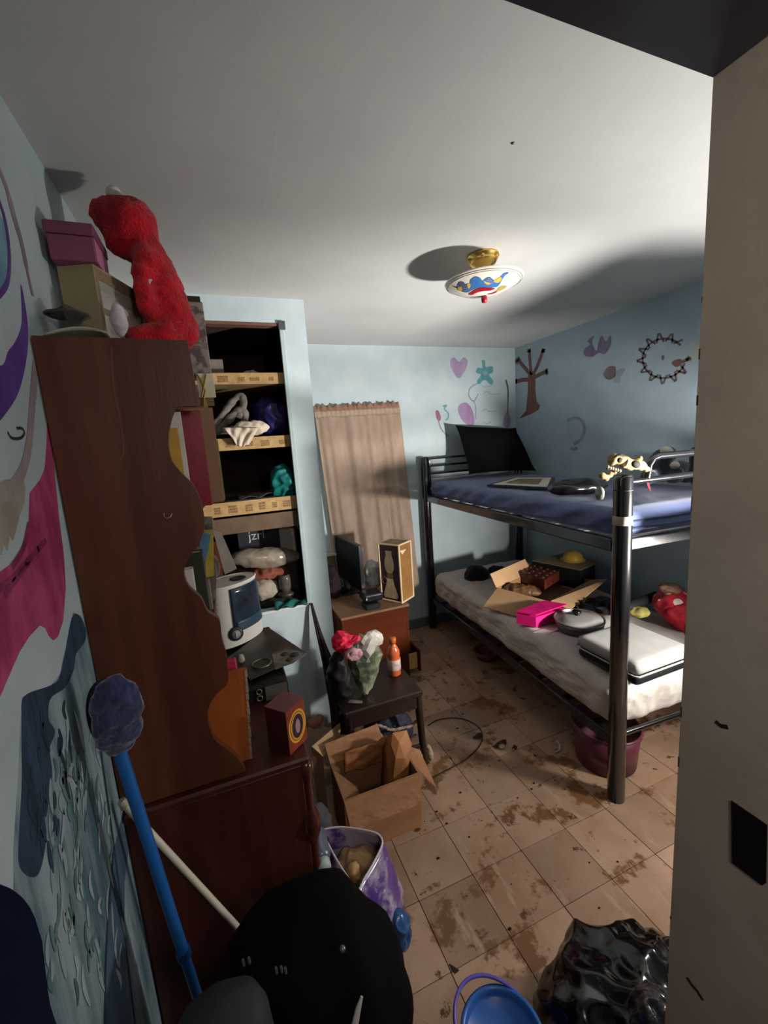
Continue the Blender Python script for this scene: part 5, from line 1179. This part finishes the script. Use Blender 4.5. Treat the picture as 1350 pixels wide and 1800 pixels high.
for nm, P_ in (('side_wall', (K_(0, 0, LZ2), K_(ul, 0, LZ2), K_(ul, 0, BZ), K_(0, 0, BZ))), ('side_wall', (K_(0, vl, LZ2), K_(ul, vl, LZ2), K_(ul, vl, BZ), K_(0, vl, BZ)))): MB().prism(P_, v_*.004).build(nm, CTI, bt)
for a in (0, ul): MB().prism((K_(a, .004, LZ2), K_(a, vl, LZ2), K_(a, vl, BZ), K_(a, .004, BZ)), u_*.004).build('end_wall', CTI, bt)
MB().prism((K_(0, 0, LZ2), K_(ul, 0, LZ2), K_(ul, vl, LZ2), K_(0, vl, LZ2)), (0, 0, .003)).build('bottom', CTI, bt)
MB().prism((K_(-.002, .01, BZ), K_(-.002, vl-.01, BZ), K_(-.20, vl-.04, LZ2+.006), K_(-.19, .03, LZ2+.006)), (0, 0, .004)).build('flap', CT, bt)
MB().prism((K_(.01, -.002, BZ), K_(ul-.01, -.002, BZ), K_(ul-.03, -.12, BZ+.035), K_(.0, -.13, BZ-.02)), (0, 0, .004)).build('flap', CT, bt)
MB().prism((K_(.0, vl+.003, BZ), K_(ul-.1, vl+.003, BZ), K_(ul-.12, vl+.05, BZ+.10), K_(.0, vl+.05, BZ+.09)), (0, .004, 0)).build('flap', CT, bt)
t = T('chocolate_box', 'red brown tin box with a dark patterned lid inside the carton', 'tin', (2.0, 2.3, LZ2))
TB = M('tin_pattern', srgb('#5b2d22'), .35, .3, 26, .05, col2=srgb('#180d0b'), lo=.42, hi=.52); TBS = M('tin_side', srgb('#5f2a1c'), .35, .3, 20)
cz1 = LZ2+.115
q = [at(x, y, 'z', cz1) for x, y in ((897, 1000), (927, 990), (983, 1004), (957, 1020))]
MB().prism([Vector((p.x, p.y, LZ2+.045)) for p in q], (0, 0, cz1-LZ2-.047)).build('tin_body', TBS, t)
MB().prism([p for p in q], (0, 0, .002)).build('lid', TB, t)
BOS = M('boss_brown', srgb('#5c3222'), .3, .2, 30); bo0 = None
for i in range(5):
    for j in range(4):
        p = q[0].lerp(q[3], (i+.5)/5).lerp(q[1].lerp(q[2], (i+.5)/5), (j+.5)/4)+Vector((0, 0, .004))
        if bo0 is None: bo0 = MB().ico((0, 0, 0), (.014, .014, .006), 1).build('boss', BOS, t, local=True)
        else:
            c2 = bo0.copy(); COL.objects.link(c2); c2.parent = t; c2.location = p-t.location; continue
        bo0.location = p-t.location
o = MB().ico(at(917, 1038, 'z', LZ2+.05), (.13, .06, .035), 5, fold(.012, 16, 115, LZ2+.004), rot=Euler((0, 0, -1.0)).to_matrix()).build('brown_wrap', M('wrap_brown', srgb('#7a5636'), .5, .35, 12, .3, 40, col2=srgb('#2c1a12')), None); tag(o, 'crinkled brown wrapper at the front inside the carton', 'wrapper')
t = T('flat_box', 'black sided flat box with a tan lid at the back of the carton', 'box', (2.4, 2.6, LZ2))
fz = LZ2+.145
q = [at(x, y, 'z', fz) for x, y in ((935, 986), (1000, 971), (1046, 992), (1020, 1003))]
MB().prism([Vector((p.x, p.y, LZ2+.004)) for p in q], (0, 0, fz-LZ2-.008)).build('box_side', M('flat_black', srgb('#070606'), .7), t)
MB().prism(q, (0, 0, .004)).build('lid', M('lid_tan', srgb('#86765c'), .65, .1), t)
hp = at(1007, 984, 'z', fz+.006)
t = T('hard_hat', 'small yellow hard hat on the tan lid at the back of the lower bunk', 'hat', tuple(hp))
YEL = M('hat_yellow', srgb('#c3a03a'), .4, .08, 10)
MB().lathe([(.075, 0), (.074, .015), (.068, .035), (.052, .055), (.028, .068), (0, .072)], hp, 26).build('dome', YEL, t)
MB().lathe([(.070, 0), (.090, 0), (.091, .004), (.074, .006)], hp, 26, sx=1.0).build('brim', YEL, t)
# pink box
t = T('pink_box', 'hot pink box with its lid ajar on the lower bunk', 'box', tuple(at(950, 1090, 'z', LZ2)))
PK = M('box_pink', srgb('#d0186f'), .45, .08, 10); PKL = M('box_pink_lid', srgb('#c81468'), .45, .12, 14)
pz = LZ2+.078
qa = [at(x, y, 'z', pz) for x, y in ((908, 1076), (942, 1083), (995, 1067), (956, 1060))]
MB().prism([Vector((p.x, p.y, LZ2+.006)) for p in qa], (0, 0, pz-LZ2-.014)).build('box_body', PK, t)
c_ = sum(qa, Vector())/4
ql = [c_+(p-c_)*1.04 for p in qa]; ql[1] = ql[1]+Vector((0, 0, .004)); ql[2] = ql[2]+Vector((0, 0, .012)); ql[3] = ql[3]+Vector((0, 0, .010)); ql[0] = ql[0]+Vector((0, 0, .001))
MB().prism(ql, (0, 0, .006)).build('lid', PKL, t)
mb = MB(); 
for k in range(4): ribbon(mb, [ql[0].lerp(ql[3], .3+.12*k).lerp(ql[1].lerp(ql[2], .3+.12*k), a)+Vector((0, 0, .0068)) for a in (.25, .5, .7)], .006, (0, 0, 1), 0)
mb.build('printed_marks', M('pink_print', srgb('#8a1d4e'), .5), t)
o = MB().prism([at(x, y, 'z', LZ2+.003) for x, y in ((938, 1112), (960, 1104), (985, 1106), (968, 1113))], (0, 0, .003)).build('notepad', M('note_white', srgb('#cfc7c4'), .7), None); tag(o, 'white paper pad peeking from under the pink box', 'paper')
# glass lidded pan
pc = at(1018, 1106, 'z', LZ2); pr = .132
t = T('lidded_pan', 'grey pan with a flat glass lid and black knob on the lower bunk', 'pan', tuple(pc))
MB().lathe([(0, .001), (pr*.86, .001), (pr*.95, .02), (pr, .062), (pr*.97, .062), (pr*.92, .024), (0, .006)], pc, 40).build('pan_body', M('pan_grey', srgb('#6d6a66'), .35, .15, 12, metal=.5), t)
MB().lathe([(0, .074), (pr*.5, .072), (pr*.94, .066), (pr*.99, .063), (pr*.99, .066), (pr*.5, .076), (0, .078)], pc, 40).build('glass_lid', M('lid_glass', srgb('#9a9894'), .1, .1, 8, 0, spec=.8, alpha=.8), t)
MB().tube([pc+Vector((math.cos(q*.1571)*pr*1.0, math.sin(q*.1571)*pr*1.0, .066)) for q in range(41)], .0045, 8, caps=False).build('lid_rim', M('rim_steel', srgb('#a5a29d'), .3, metal=.8), t)
MB().lathe([(.008, .076), (.009, .088), (.024, .092), (.026, .100), (.018, .108), (0, .110)], pc+Vector((.0, .02, 0)), 18).build('knob', M('knob_black', srgb('#0d0d0e'), .3), t)
MB().lathe([(0, .0665), (.03, .072), (.03, .0765), (0, .079)], pc+Vector((.05, -.02, 0)), 18).build('glint_disc', M('lid_disc', srgb('#b4b1ab'), .25, metal=.5), t) if False else None
o = crumple('black_plastic', tuple(at(1046, 1068, 'z', LZ2+.035)), (.14, .07, .036), M('plastic_black', srgb('#0b0b0d'), .2, .2, 10, .3, 40, spec=.7), 121, .024, 13, LZ2, rot=Euler((0, 0, .1)).to_matrix()); tag(o, 'crumpled black plastic bag behind the glass lidded pan', 'bag')
# typewriter case
sz1 = LZ2+.105
sq = [at(x, y, 'z', sz1) for x, y in ((1012, 1117), (1122, 1172), (1214, 1145), (1106, 1091))]
su = (sq[1]-sq[0]); sv = (sq[3]-sq[0]); sL, sW = su.length, sv.length
sa = su.normalized(); sc_ = sum(sq, Vector())/4
ang = math.atan2(sa.y, sa.x)
sW = abs(sv.dot(Vector((-sa.y, sa.x, 0))))
t = T('carrying_case', 'grey hard carrying case with black base on the near end of lower bunk', 'case', (sc_.x, sc_.y, LZ2+.004), rz=ang)
mb = MB(); b = softbox(-sL/2, sL/2, -sW/2, sW/2, .050, .112, .030, 18); mb.bm(b, True); mb.build('grey_lid', M('case_grey', srgb('#918f8b'), .55, .06, 12, .12, 200), t, local=True)
mb = MB(); mb.bm(softbox(-sL/2+.008, sL/2-.008, -sW/2+.008, sW/2-.008, .001, .055, .02, 12), True); mb.build('black_base', M('case_black', srgb('#151517'), .45, .1, 20, .1, 150), t, local=True)
mb = MB(); mb.tube([(x*(sL/2+.001), y*(sW/2+.001), .056) for x, y in ((-.92, -1), (.92, -1), (1, -.92), (1, .92), (.92, 1), (-.92, 1), (-1, .92), (-1, -.92), (-.92, -1))], .004, 6); mb.build('rim_strip', M('case_rim', srgb('#b7b4ae'), .35), t, local=True)
mb = MB(); mb.tube([(-.05, -sW/2-.004, .035), (-.045, -sW/2-.022, .034), (.045, -sW/2-.022, .034), (.05, -sW/2-.004, .035)], .006, 8); mb.build('handle', M('case_black', (1, 1, 1)), t, local=True)
# red polka dot bag
def dotmat(name, base, dot, scale, thr):
    mt = M(name, base, .7, .12, 10, .15, 60, sheen=.2); nt = mt.node_tree; N = nt.nodes; Lk = nt.links; b = N['Principled BSDF']
    src = b.inputs['Base Color'].links[0].from_socket
    tc = N.new('ShaderNodeTexCoord'); v = N.new('ShaderNodeTexVoronoi'); v.inputs['Scale'].default_value = scale; v.inputs['Randomness'].default_value = .45
    Lk.new(tc.outputs['Object'], v.inputs['Vector'])
    lt = N.new('ShaderNodeMath'); lt.operation = 'LESS_THAN'; lt.inputs[1].default_value = thr; Lk.new(v.outputs['Distance'], lt.inputs[0])
    mx = N.new('ShaderNodeMix'); mx.data_type = 'RGBA'; Lk.new(lt.outputs[0], mx.inputs[0]); Lk.new(src, mx.inputs[6]); mx.inputs[7].default_value = (*dot, 1)
    Lk.new(mx.outputs[2], b.inputs['Base Color']); return mt
DOT = dotmat('polka_dot', srgb('#c3152a'), srgb('#d9c9c2'), 15, .36)
rp_ = at(1186, 1065, 'y', 1.52)
t = T('polka_dot_bag', 'red fabric bag with white polka dots on the lower bunk', 'bag', (rp_.x, rp_.y, LZ2))
o = MB().ico((rp_.x+.02, rp_.y, rp_.z+.0), (.105, .10, .075), 5, fold(.016, 9, 131, LZ2), rot=Euler((0, .35, 0)).to_matrix()).build('top_pouch', DOT, t)
MB().ico((rp_.x+.03, rp_.y-.05, LZ2+.075), (.125, .075, .085), 5, fold(.018, 9, 132, LZ2)).build('lower_pouch', M('bag_red', srgb('#b3142a'), .7, .15, 10, .2), t)
MB().ico(at(1180, 1035, 'y', 1.55), (.075, .05, .022), 4, fold(.010, 16, 133), rot=Euler((0, .2, 0)).to_matrix()).build('tan_band', M('band_tan', srgb('#9a7660'), .8, .2, 20), t)
MB().ico(at(1202, 1092, 'y', 1.44), (.022, .012, .018), 3).build('white_bow', M('bow_white', srgb('#d0b8b4'), .7), t)
o = MB().tube([at(1100, 1068, 'y', 1.60), at(1122, 1060, 'y', 1.62), at(1140, 1052, 'y', 1.65), at(1152, 1046, 'y', 1.67)], [.026, .030, .026, .022], 16).build('black_sleeve', M('sleeve_black', srgb('#111113'), .7, .2, 20, .2), None); tag(o, 'black rolled sleeve beside the red polka dot bag', 'clothing')
o = crumple('olive_cloth', tuple(at(1122, 1076, 'y', 1.56)), (.055, .04, .020), M('cloth_olive', srgb('#8b8440'), .9, .2, 16), 135, .010, 18, LZ2, sub=4); tag(o, 'olive yellow cloth between the case and the polka dot bag', 'cloth')
# under the bed
PT = M('tub_pink', srgb('#6f3547'), .3, .1, 8, 0, spec=.6, alpha=.8)
tb = Vector((1.64, 1.40, 0))
t = T('plastic_tub', 'pink plastic tub under the near end of the bunk bed', 'tub', tuple(tb))
MB().lathe([(0, .002), (.125, .002), (.135, .01), (.150, .20), (.155, .20), (.138, .008)], tb, 36).build('tub_body', PT, t)
MB().tube([tb+Vector((math.cos(q*.1571)*.154, math.sin(q*.1571)*.154, .20)) for q in range(41)], .006, 8, caps=False).build('rim', PT, t)
tb = Vector((1.71, 2.52, 0))
t = T('pink_basin', 'small rose plastic basin on the floor below the far bunk', 'basin', tuple(tb))
MB().lathe([(0, .002), (.07, .002), (.09, .06), (.094, .06), (.075, .001)], tb, 30).build('basin_body', M('basin_pink', srgb('#8a4a55'), .4, .1, 8), t)
MB().tube([tb+Vector((math.cos(q*.2095)*.093, math.sin(q*.2095)*.093, .06)) for q in range(31)], .004, 6, caps=False).build('rim', M('basin_pink', (1, 1, 1)), t)

# ---------------------------------------------------------------- floor litter
o = MB().tube([at(x, y, 'z', .004) for x, y in smooth([(752, 1276), (768, 1266), (792, 1262), (818, 1265), (840, 1277), (848, 1293), (842, 1312), (822, 1332), (798, 1347), (762, 1366)], 6, False)], .0028, 6).build('thin_cord', M('cord_dark', srgb('#1d1714'), .6), None); tag(o, 'thin dark cord looping over the floor from the stool leg', 'cord')
for k, (x, y, s_) in enumerate(((878, 1310, .045), (840, 1296, .03), (905, 1316, .018))):
    o = MB().grid(9, 5, lambda u, v: at(x, y, 'z', .003)+Vector(((u-.5)*s_*2, (v-.5)*s_*(1-abs(u-.5)*1.6), .010*math.sin(u*5+k)*math.sin(v*4+1)+.008))).build('dry_leaf', M('leaf_dry', srgb('#4a3524'), .8, .3, 30), None, sol=.0012)
    tag(o, ('largest crumpled dry leaf in the middle of the floor', 'dry leaf left of the biggest leaf near the cord loop', 'tiny dry leaf right of the biggest leaf on the floor')[k], 'leaf')
o = MB().ico(at(882, 1312, 'z', .014), (.016, .012, .008), 3, fold(.004, 40, 141)).build('paper_scrap', M('scrap_pale', srgb('#9a8a78'), .8), None); tag(o, 'pale paper scrap lying on the dry leaf', 'paper')
o = MB().tube([at(x, y, 'z', .006) for x, y in ((979, 1302), (984, 1310), (984, 1318), (976, 1323))], [.004, .006, .006, .003], 8).build('plastic_hook', M('hook_white', srgb('#c6bfb8'), .4), None); tag(o, 'small white curved plastic piece on the floor by the bed', 'plastic piece')
rng = random.Random(11); k = 0
mb = MB()
for q in range(70):
    x, y = rng.uniform(.55, 1.42), rng.uniform(.65, 2.6); r_ = rng.uniform(.002, .006)
    mb.ico((x, y, r_*.35), (r_*rng.uniform(.8, 1.6), r_, r_*.35), 1)
o = mb.build('floor_crumbs', M('crumb_dark', srgb('#2a1c12'), .9), None); o['kind'] = 'stuff'; tag(o, 'dark crumbs and grit scattered over the tile floor', 'debris')
mb = MB(); mb.prism([at(x, y, 'z', .001) for x, y in ((789, 1694), (796, 1698), (807, 1706), (800, 1712), (793, 1703))], (0, 0, .002))
o = mb.build('tile_chip', M('chip_dark', srgb('#2b1c14'), .8), None); tag(o, 'dark broken tile chip on the floor beside the blue pail', 'chip')

# ---------------------------------------------------------------- foreground
# mop with blue pad
PADM = M('pad_blue', srgb('#27305a'), .95, .25, 26, .7, 110, col2=srgb('#1a2040'), sheen=.5); BLUEP = M('pole_blue', srgb('#1f5ea6'), .35, .08, 12)
ph = at(205, 1258, 'y', .93); p1 = at(212, 1330, 'y', .925); p2 = at(345, 1745, 'y', .985)
pd = (p2-p1).normalized(); pe = p1+pd*((.012-p1.z)/pd.z)
t = T('dust_mop', 'blue dust mop with round fuzzy pad leaning upside down on the bookcase', 'mop', (pe.x, pe.y, 0))
def fuzz(p, n): return p+n*(.004*nz(p, 60, 2)+.004*ridge(p, 24, 5))
MB().ico(ph, (.044, .020, .083), 5, fuzz, rot=Euler((0, .05, .25)).to_matrix()).build('fuzzy_pad', PADM, t)
MB().ico(ph+Vector((-.022, .018, -.004)), (.034, .012, .078), 4).build('pad_backing', M('pad_back', srgb('#151a33'), .6), t)
pj = p1.lerp(p2, .80)
MB().tube([ph+Vector((0, .012, -.05)), p1+Vector((0, .004, 0)), p1.lerp(p2, .5), pj], .0125, 12).build('pole', BLUEP, t)
MB().tube([pj, pe], .0115, 12).build('lower_pole', BLUEP, t)
MB().tube([pj-pd*.010, pj+pd*.012], .0160, 14).build('pole_collar', M('collar_blue', srgb('#174a86'), .35), t)
w1, w2 = at(214, 1409, 'y', 1.045), at(428, 1641, 'y', 1.05)
wd = (w2-w1).normalized(); we = w1+wd*((.010-w1.z)/wd.z)
t = T('white_pole', 'thin white pole leaning behind the blue mop', 'pole', (we.x, we.y, 0))
MB().tube([w1, we], .0078, 12).build('shaft', M('pole_white', srgb('#cfc8b6'), .4, .05), t)
MB().tube([w1-wd*.003, w1+wd*.016], .0090, 12).build('end_cap', M('pole_cap', srgb('#b9b19c'), .4), t)
# navy laundry sack near the door
NS = M('sack_navy', srgb('#0e1430'), .95, .2, 10, .3, 120, spec=.1)
def sack(p, n):
    q = fold(.010, 7, 151)(p, n); q.x = max(q.x, XL+.003); q.z = max(q.z, .0006); q.y = max(q.y, YF1+.02); return q
def sk(u, v):
    q = 2*math.pi*u; z = 1.225*v; k_ = (1 if v < .88 else max(0, 1-((v-.88)/.12)**2)**.5); wx = .026*(1-.25*(1-v)); wy = .070
    p = Vector((XL+.030+math.cos(q)*wx*k_-.030*(1-v), .530+math.sin(q)*wy*k_, z-.10*(math.cos(q)*.5+.5)*(v > .88)*(v-.88)/.12))
    p += Vector((math.cos(q), math.sin(q), 0))*.004*ridge(p, 8, 4)*k_
    return Vector((max(p.x, XL+.003), p.y, max(p.z, .0006)))
o = MB().grid(40, 50, sk).build('laundry_sack', NS, None, loc=(-.30, .53, 0)); tag(o, 'tall navy fabric sack standing against the painted left wall', 'sack')
# black jacket heap
JK = M('jacket_black', srgb('#040405'), .9, .2, 10, .2, 60, spec=.12)
def heap(cx, rings, seed, amp=.02, fr=7):
    n = 48; vs = []; fs = []; m_ = 26
    def ring(v):
        z = v; 
        for (z0, a0), (z1, a1) in zip(rings, rings[1:]):
            if z0 <= z <= z1: 
                k_ = (z-z0)/(z1-z0); k_ = k_*k_*(3-2*k_); return [a*(1-k_)+b*k_ for a, b in zip(a0, a1)]
        return rings[-1][1]
    zt = rings[-1][0]
    for j in range(m_+1):
        z = zt*j/m_; x0_, x1_, y0_, y1_ = ring(z)
        for i in range(n):
            q = 2*math.pi*i/n; c_, s_ = math.cos(q), math.sin(q); e = .75
            p = Vector(((x0_+x1_)/2+(x1_-x0_)/2*math.copysign(abs(c_)**e, c_), (y0_+y1_)/2+(y1_-y0_)/2*math.copysign(abs(s_)**e, s_), z))
            p += Vector((c_, s_, 0))*(amp*ridge((p.x, p.y, p.z*.35), fr, seed)+amp*.5*ridge((p.x, p.y, p.z*.5), fr*2.2, seed+2))*(.3+.7*j/m_)
            vs.append(p)
    for j in range(m_):
        for i in range(n): i2 = (i+1) % n; fs.append((j*n+i, j*n+i2, (j+1)*n+i2, (j+1)*n+i))
    top = sum(vs[-n:], Vector())/n; vs.append(top+Vector((0, 0, .01)))
    for i in range(n): fs.append((m_*n+i, m_*n+(i+1) % n, len(vs)-1))
    return MB().add(vs, fs, True)
t = T('jacket_heap', 'black jacket draped in a tall heap beside the dresser', 'jacket', (.08, .80, 0))
heap(0, [(0, (-.11, .20, .62, .90)), (.35, (-.115, .245, .62, .90)), (.46, (-.11, .255, .63, .90)), (.54, (-.105, .235, .65, .895)), (.60, (-.10, .19, .67, .89)), (.645, (-.085, .165, .70, .88)), (.668, (-.05, .15, .74, .86)), (.682, (.0, .13, .77, .84))], 3, .014, 8).build('cloth', JK, t)
MB().ico(at(602, 1668, 'y', .66), .006, 3).build('snap_button', M('snap_metal', srgb('#77777a'), .3, metal=.7), t)
MB().tube([at(552, 1618, 'y', .80), at(563, 1612, 'y', .80)], .003, 6).build('zip_pull', M('snap_metal', (1, 1, 1)), t)
# grey pack in front
GP = M('pack_grey', srgb('#25262a'), .7, .2, 12, .2, 90)
t = T('backpack', 'charcoal backpack with buckles standing left of the black jacket', 'backpack', (-.12, .60, 0))
heap(0, [(0, (-.20, -.03, .50, .61)), (.40, (-.205, -.02, .50, .615)), (.70, (-.185, -.025, .505, .615)), (.80, (-.165, -.035, .52, .61)), (.84, (-.145, -.05, .54, .60))], 8, .006).build('pack_body', GP, t)
for x, y in ((427, 1692), (437, 1688), (485, 1706), (494, 1704), (501, 1706)):
    MB().tube([at(x, y-5, 'y', .497), at(x+2, y+5, 'y', .497)], .0018, 6).build('buckle_tooth', M('buckle_grey', srgb('#4c4c50'), .4), t)
t = T('suitcase', 'dark grey fabric suitcase at the right foot of the black jacket', 'suitcase', (.24, .60, 0))
mb = MB(); mb.bm(softbox(.13, .285, .50, .60, .02, .375, .02, 10), True); mb.build('case_body', M('case_fabric', srgb('#2c2d31'), .7, .15, 20, .2, 120), t)
MB().box(.125, .29, .495, .605, .001, .03, .006).build('case_foot', M('case_foot', srgb('#101012'), .5), t)
o = MB().tube([at(636, 1752, 'y', .49), at(630, 1772, 'y', .487), at(624, 1800, 'y', .484), at(618, 1840, 'y', .48), at(612, 1880, 'y', .48)], [.002, .004, .005, .005, .004], 8).build('white_strip', M('strip_white', srgb('#b9b6b0'), .5), t)
# toy pail
PZ, PR = .215, .096
pc = at(884, 1822, 'z', PZ)
t = T('toy_pail', 'blue plastic pail with a purple handle at the bottom of the view', 'pail', (pc.x, pc.y, 0))
pc.z = 0
PB = M('pail_blue', srgb('#2a5aa6'), .35, .08, 8, .02)
MB().lathe([(0, .001), (PR*.78, .001), (PR*.80, .006), (PR*.97, PZ-.01), (PR*1.05, PZ-.008), (PR*1.06, PZ), (PR*.97, PZ+.001), (PR*.93, PZ-.012), (PR*.88, PZ-.02), (0, PZ-.022)], pc, 44).build('pail_body', PB, t)
hp = [pc+Vector((-PR*1.07*math.cos(a), .118*math.sin(a), PZ-.006+.035*math.sin(a))) for a in [math.pi*k_/20 for k_ in range(21)]]
rot_ = Matrix.Rotation(R(32), 4, 'Z')
hp = [pc+(rot_ @ (p-pc)) for p in hp]
MB().tube(hp, .0045, 10).build('handle', M('handle_purple', srgb('#5b4fae'), .35), t)
# black bin bag
TBM = M('binbag', srgb('#040405'), .20, .2, 10, .25, 40, spec=.5, coat=.25)
tc_ = Vector((.85, .60, .085))
def bb(p, n):
    q = p+n*(.050*ridge(p, 5.5, 161)+.030*ridge(p, 10, 165)+.012*ridge(p, 19, 7)+.02*nz(p, 6, 3))
    q.z = max(q.z, .001); q.y = max(q.y, YF1+.012); return q
o = MB().ico(tc_, (.185, .155, .095), 6, bb).build('bin_bag', TBM, None, loc=(tc_.x, tc_.y, 0)); tag(o, 'glossy black bin bag on the floor beside the door frame', 'bin bag')
o = crumple('clear_wrap', tuple(at(1150, 1785, 'y', .50)), (.045, .035, .035), M('wrap_silver', srgb('#4b4648'), .12, .3, 30, .6, 80, metal=.5, spec=.8), 171, .014, 22, sub=5); tag(o, 'crinkled silver wrapper on the front of the bin bag', 'wrapper')

# ---------------------------------------------------------------- unseen work lamp behind the door wall, with plates added to block its light
wl = T('work_lamp', 'unseen black floor work lamp with added light-blocking plates at the foot of the bed', 'lamp', (LAMP[0], LAMP[1], 0))
WLM = M('lamp_black', srgb('#161618'), .4, .1, 20, .02)
MB().lathe([(0, 0), (.12, 0), (.12, .012), (.02, .022), (.012, .03)], (LAMP[0], LAMP[1], 0), 24).build('base', WLM, wl)
MB().tube([(LAMP[0], LAMP[1], .03), (LAMP[0], LAMP[1]-.05, .10), (LAMP[0], LAMP[1]-.08, .40), (LAMP[0], LAMP[1]-.08, 1.0), (LAMP[0], LAMP[1], 1.10)], .010, 10).build('pole', WLM, wl)
MB().lathe([(.012, 1.10), (.022, 1.105), (.022, 1.15), (0, 1.155)], (LAMP[0], LAMP[1], 0), 16).build('socket', WLM, wl)
az, el = R(20), R(42); fd = Vector((math.sin(az)*math.cos(el), math.cos(az)*math.cos(el), math.sin(el)))
fc = Vector(LAMP)+fd*.38; fr_ = Vector((math.cos(az), -math.sin(az), 0)); fu = fr_.cross(fd)
MB().prism([fc+fr_*a+fu*b for a, b in ((-.20, -.10), (.24, -.10), (.24, .10), (-.20, .10))], fd*.004).build('light_blocker', WLM, wl)  # unseen plate, added to darken the ceiling strip and upper right wall
MB().tube([(LAMP[0], LAMP[1], 1.08), (LAMP[0]+.12, LAMP[1]+.02, 1.10), tuple(fc+fr_*.12-fu*.10)], .005, 8).build('blocker_arm', WLM, wl)
MB().box(1.80, 2.30, .918, .922, 1.105, 1.300, .001).build('light_blocker', WLM, wl)  # unseen plate, added to keep lamp light off the upper mattress end
MB().tube([(LAMP[0], LAMP[1]-.08, .80), (LAMP[0]+.15, .72, .98), (LAMP[0]+.12, .917, 1.11)], .005, 8).build('blocker_arm', WLM, wl)
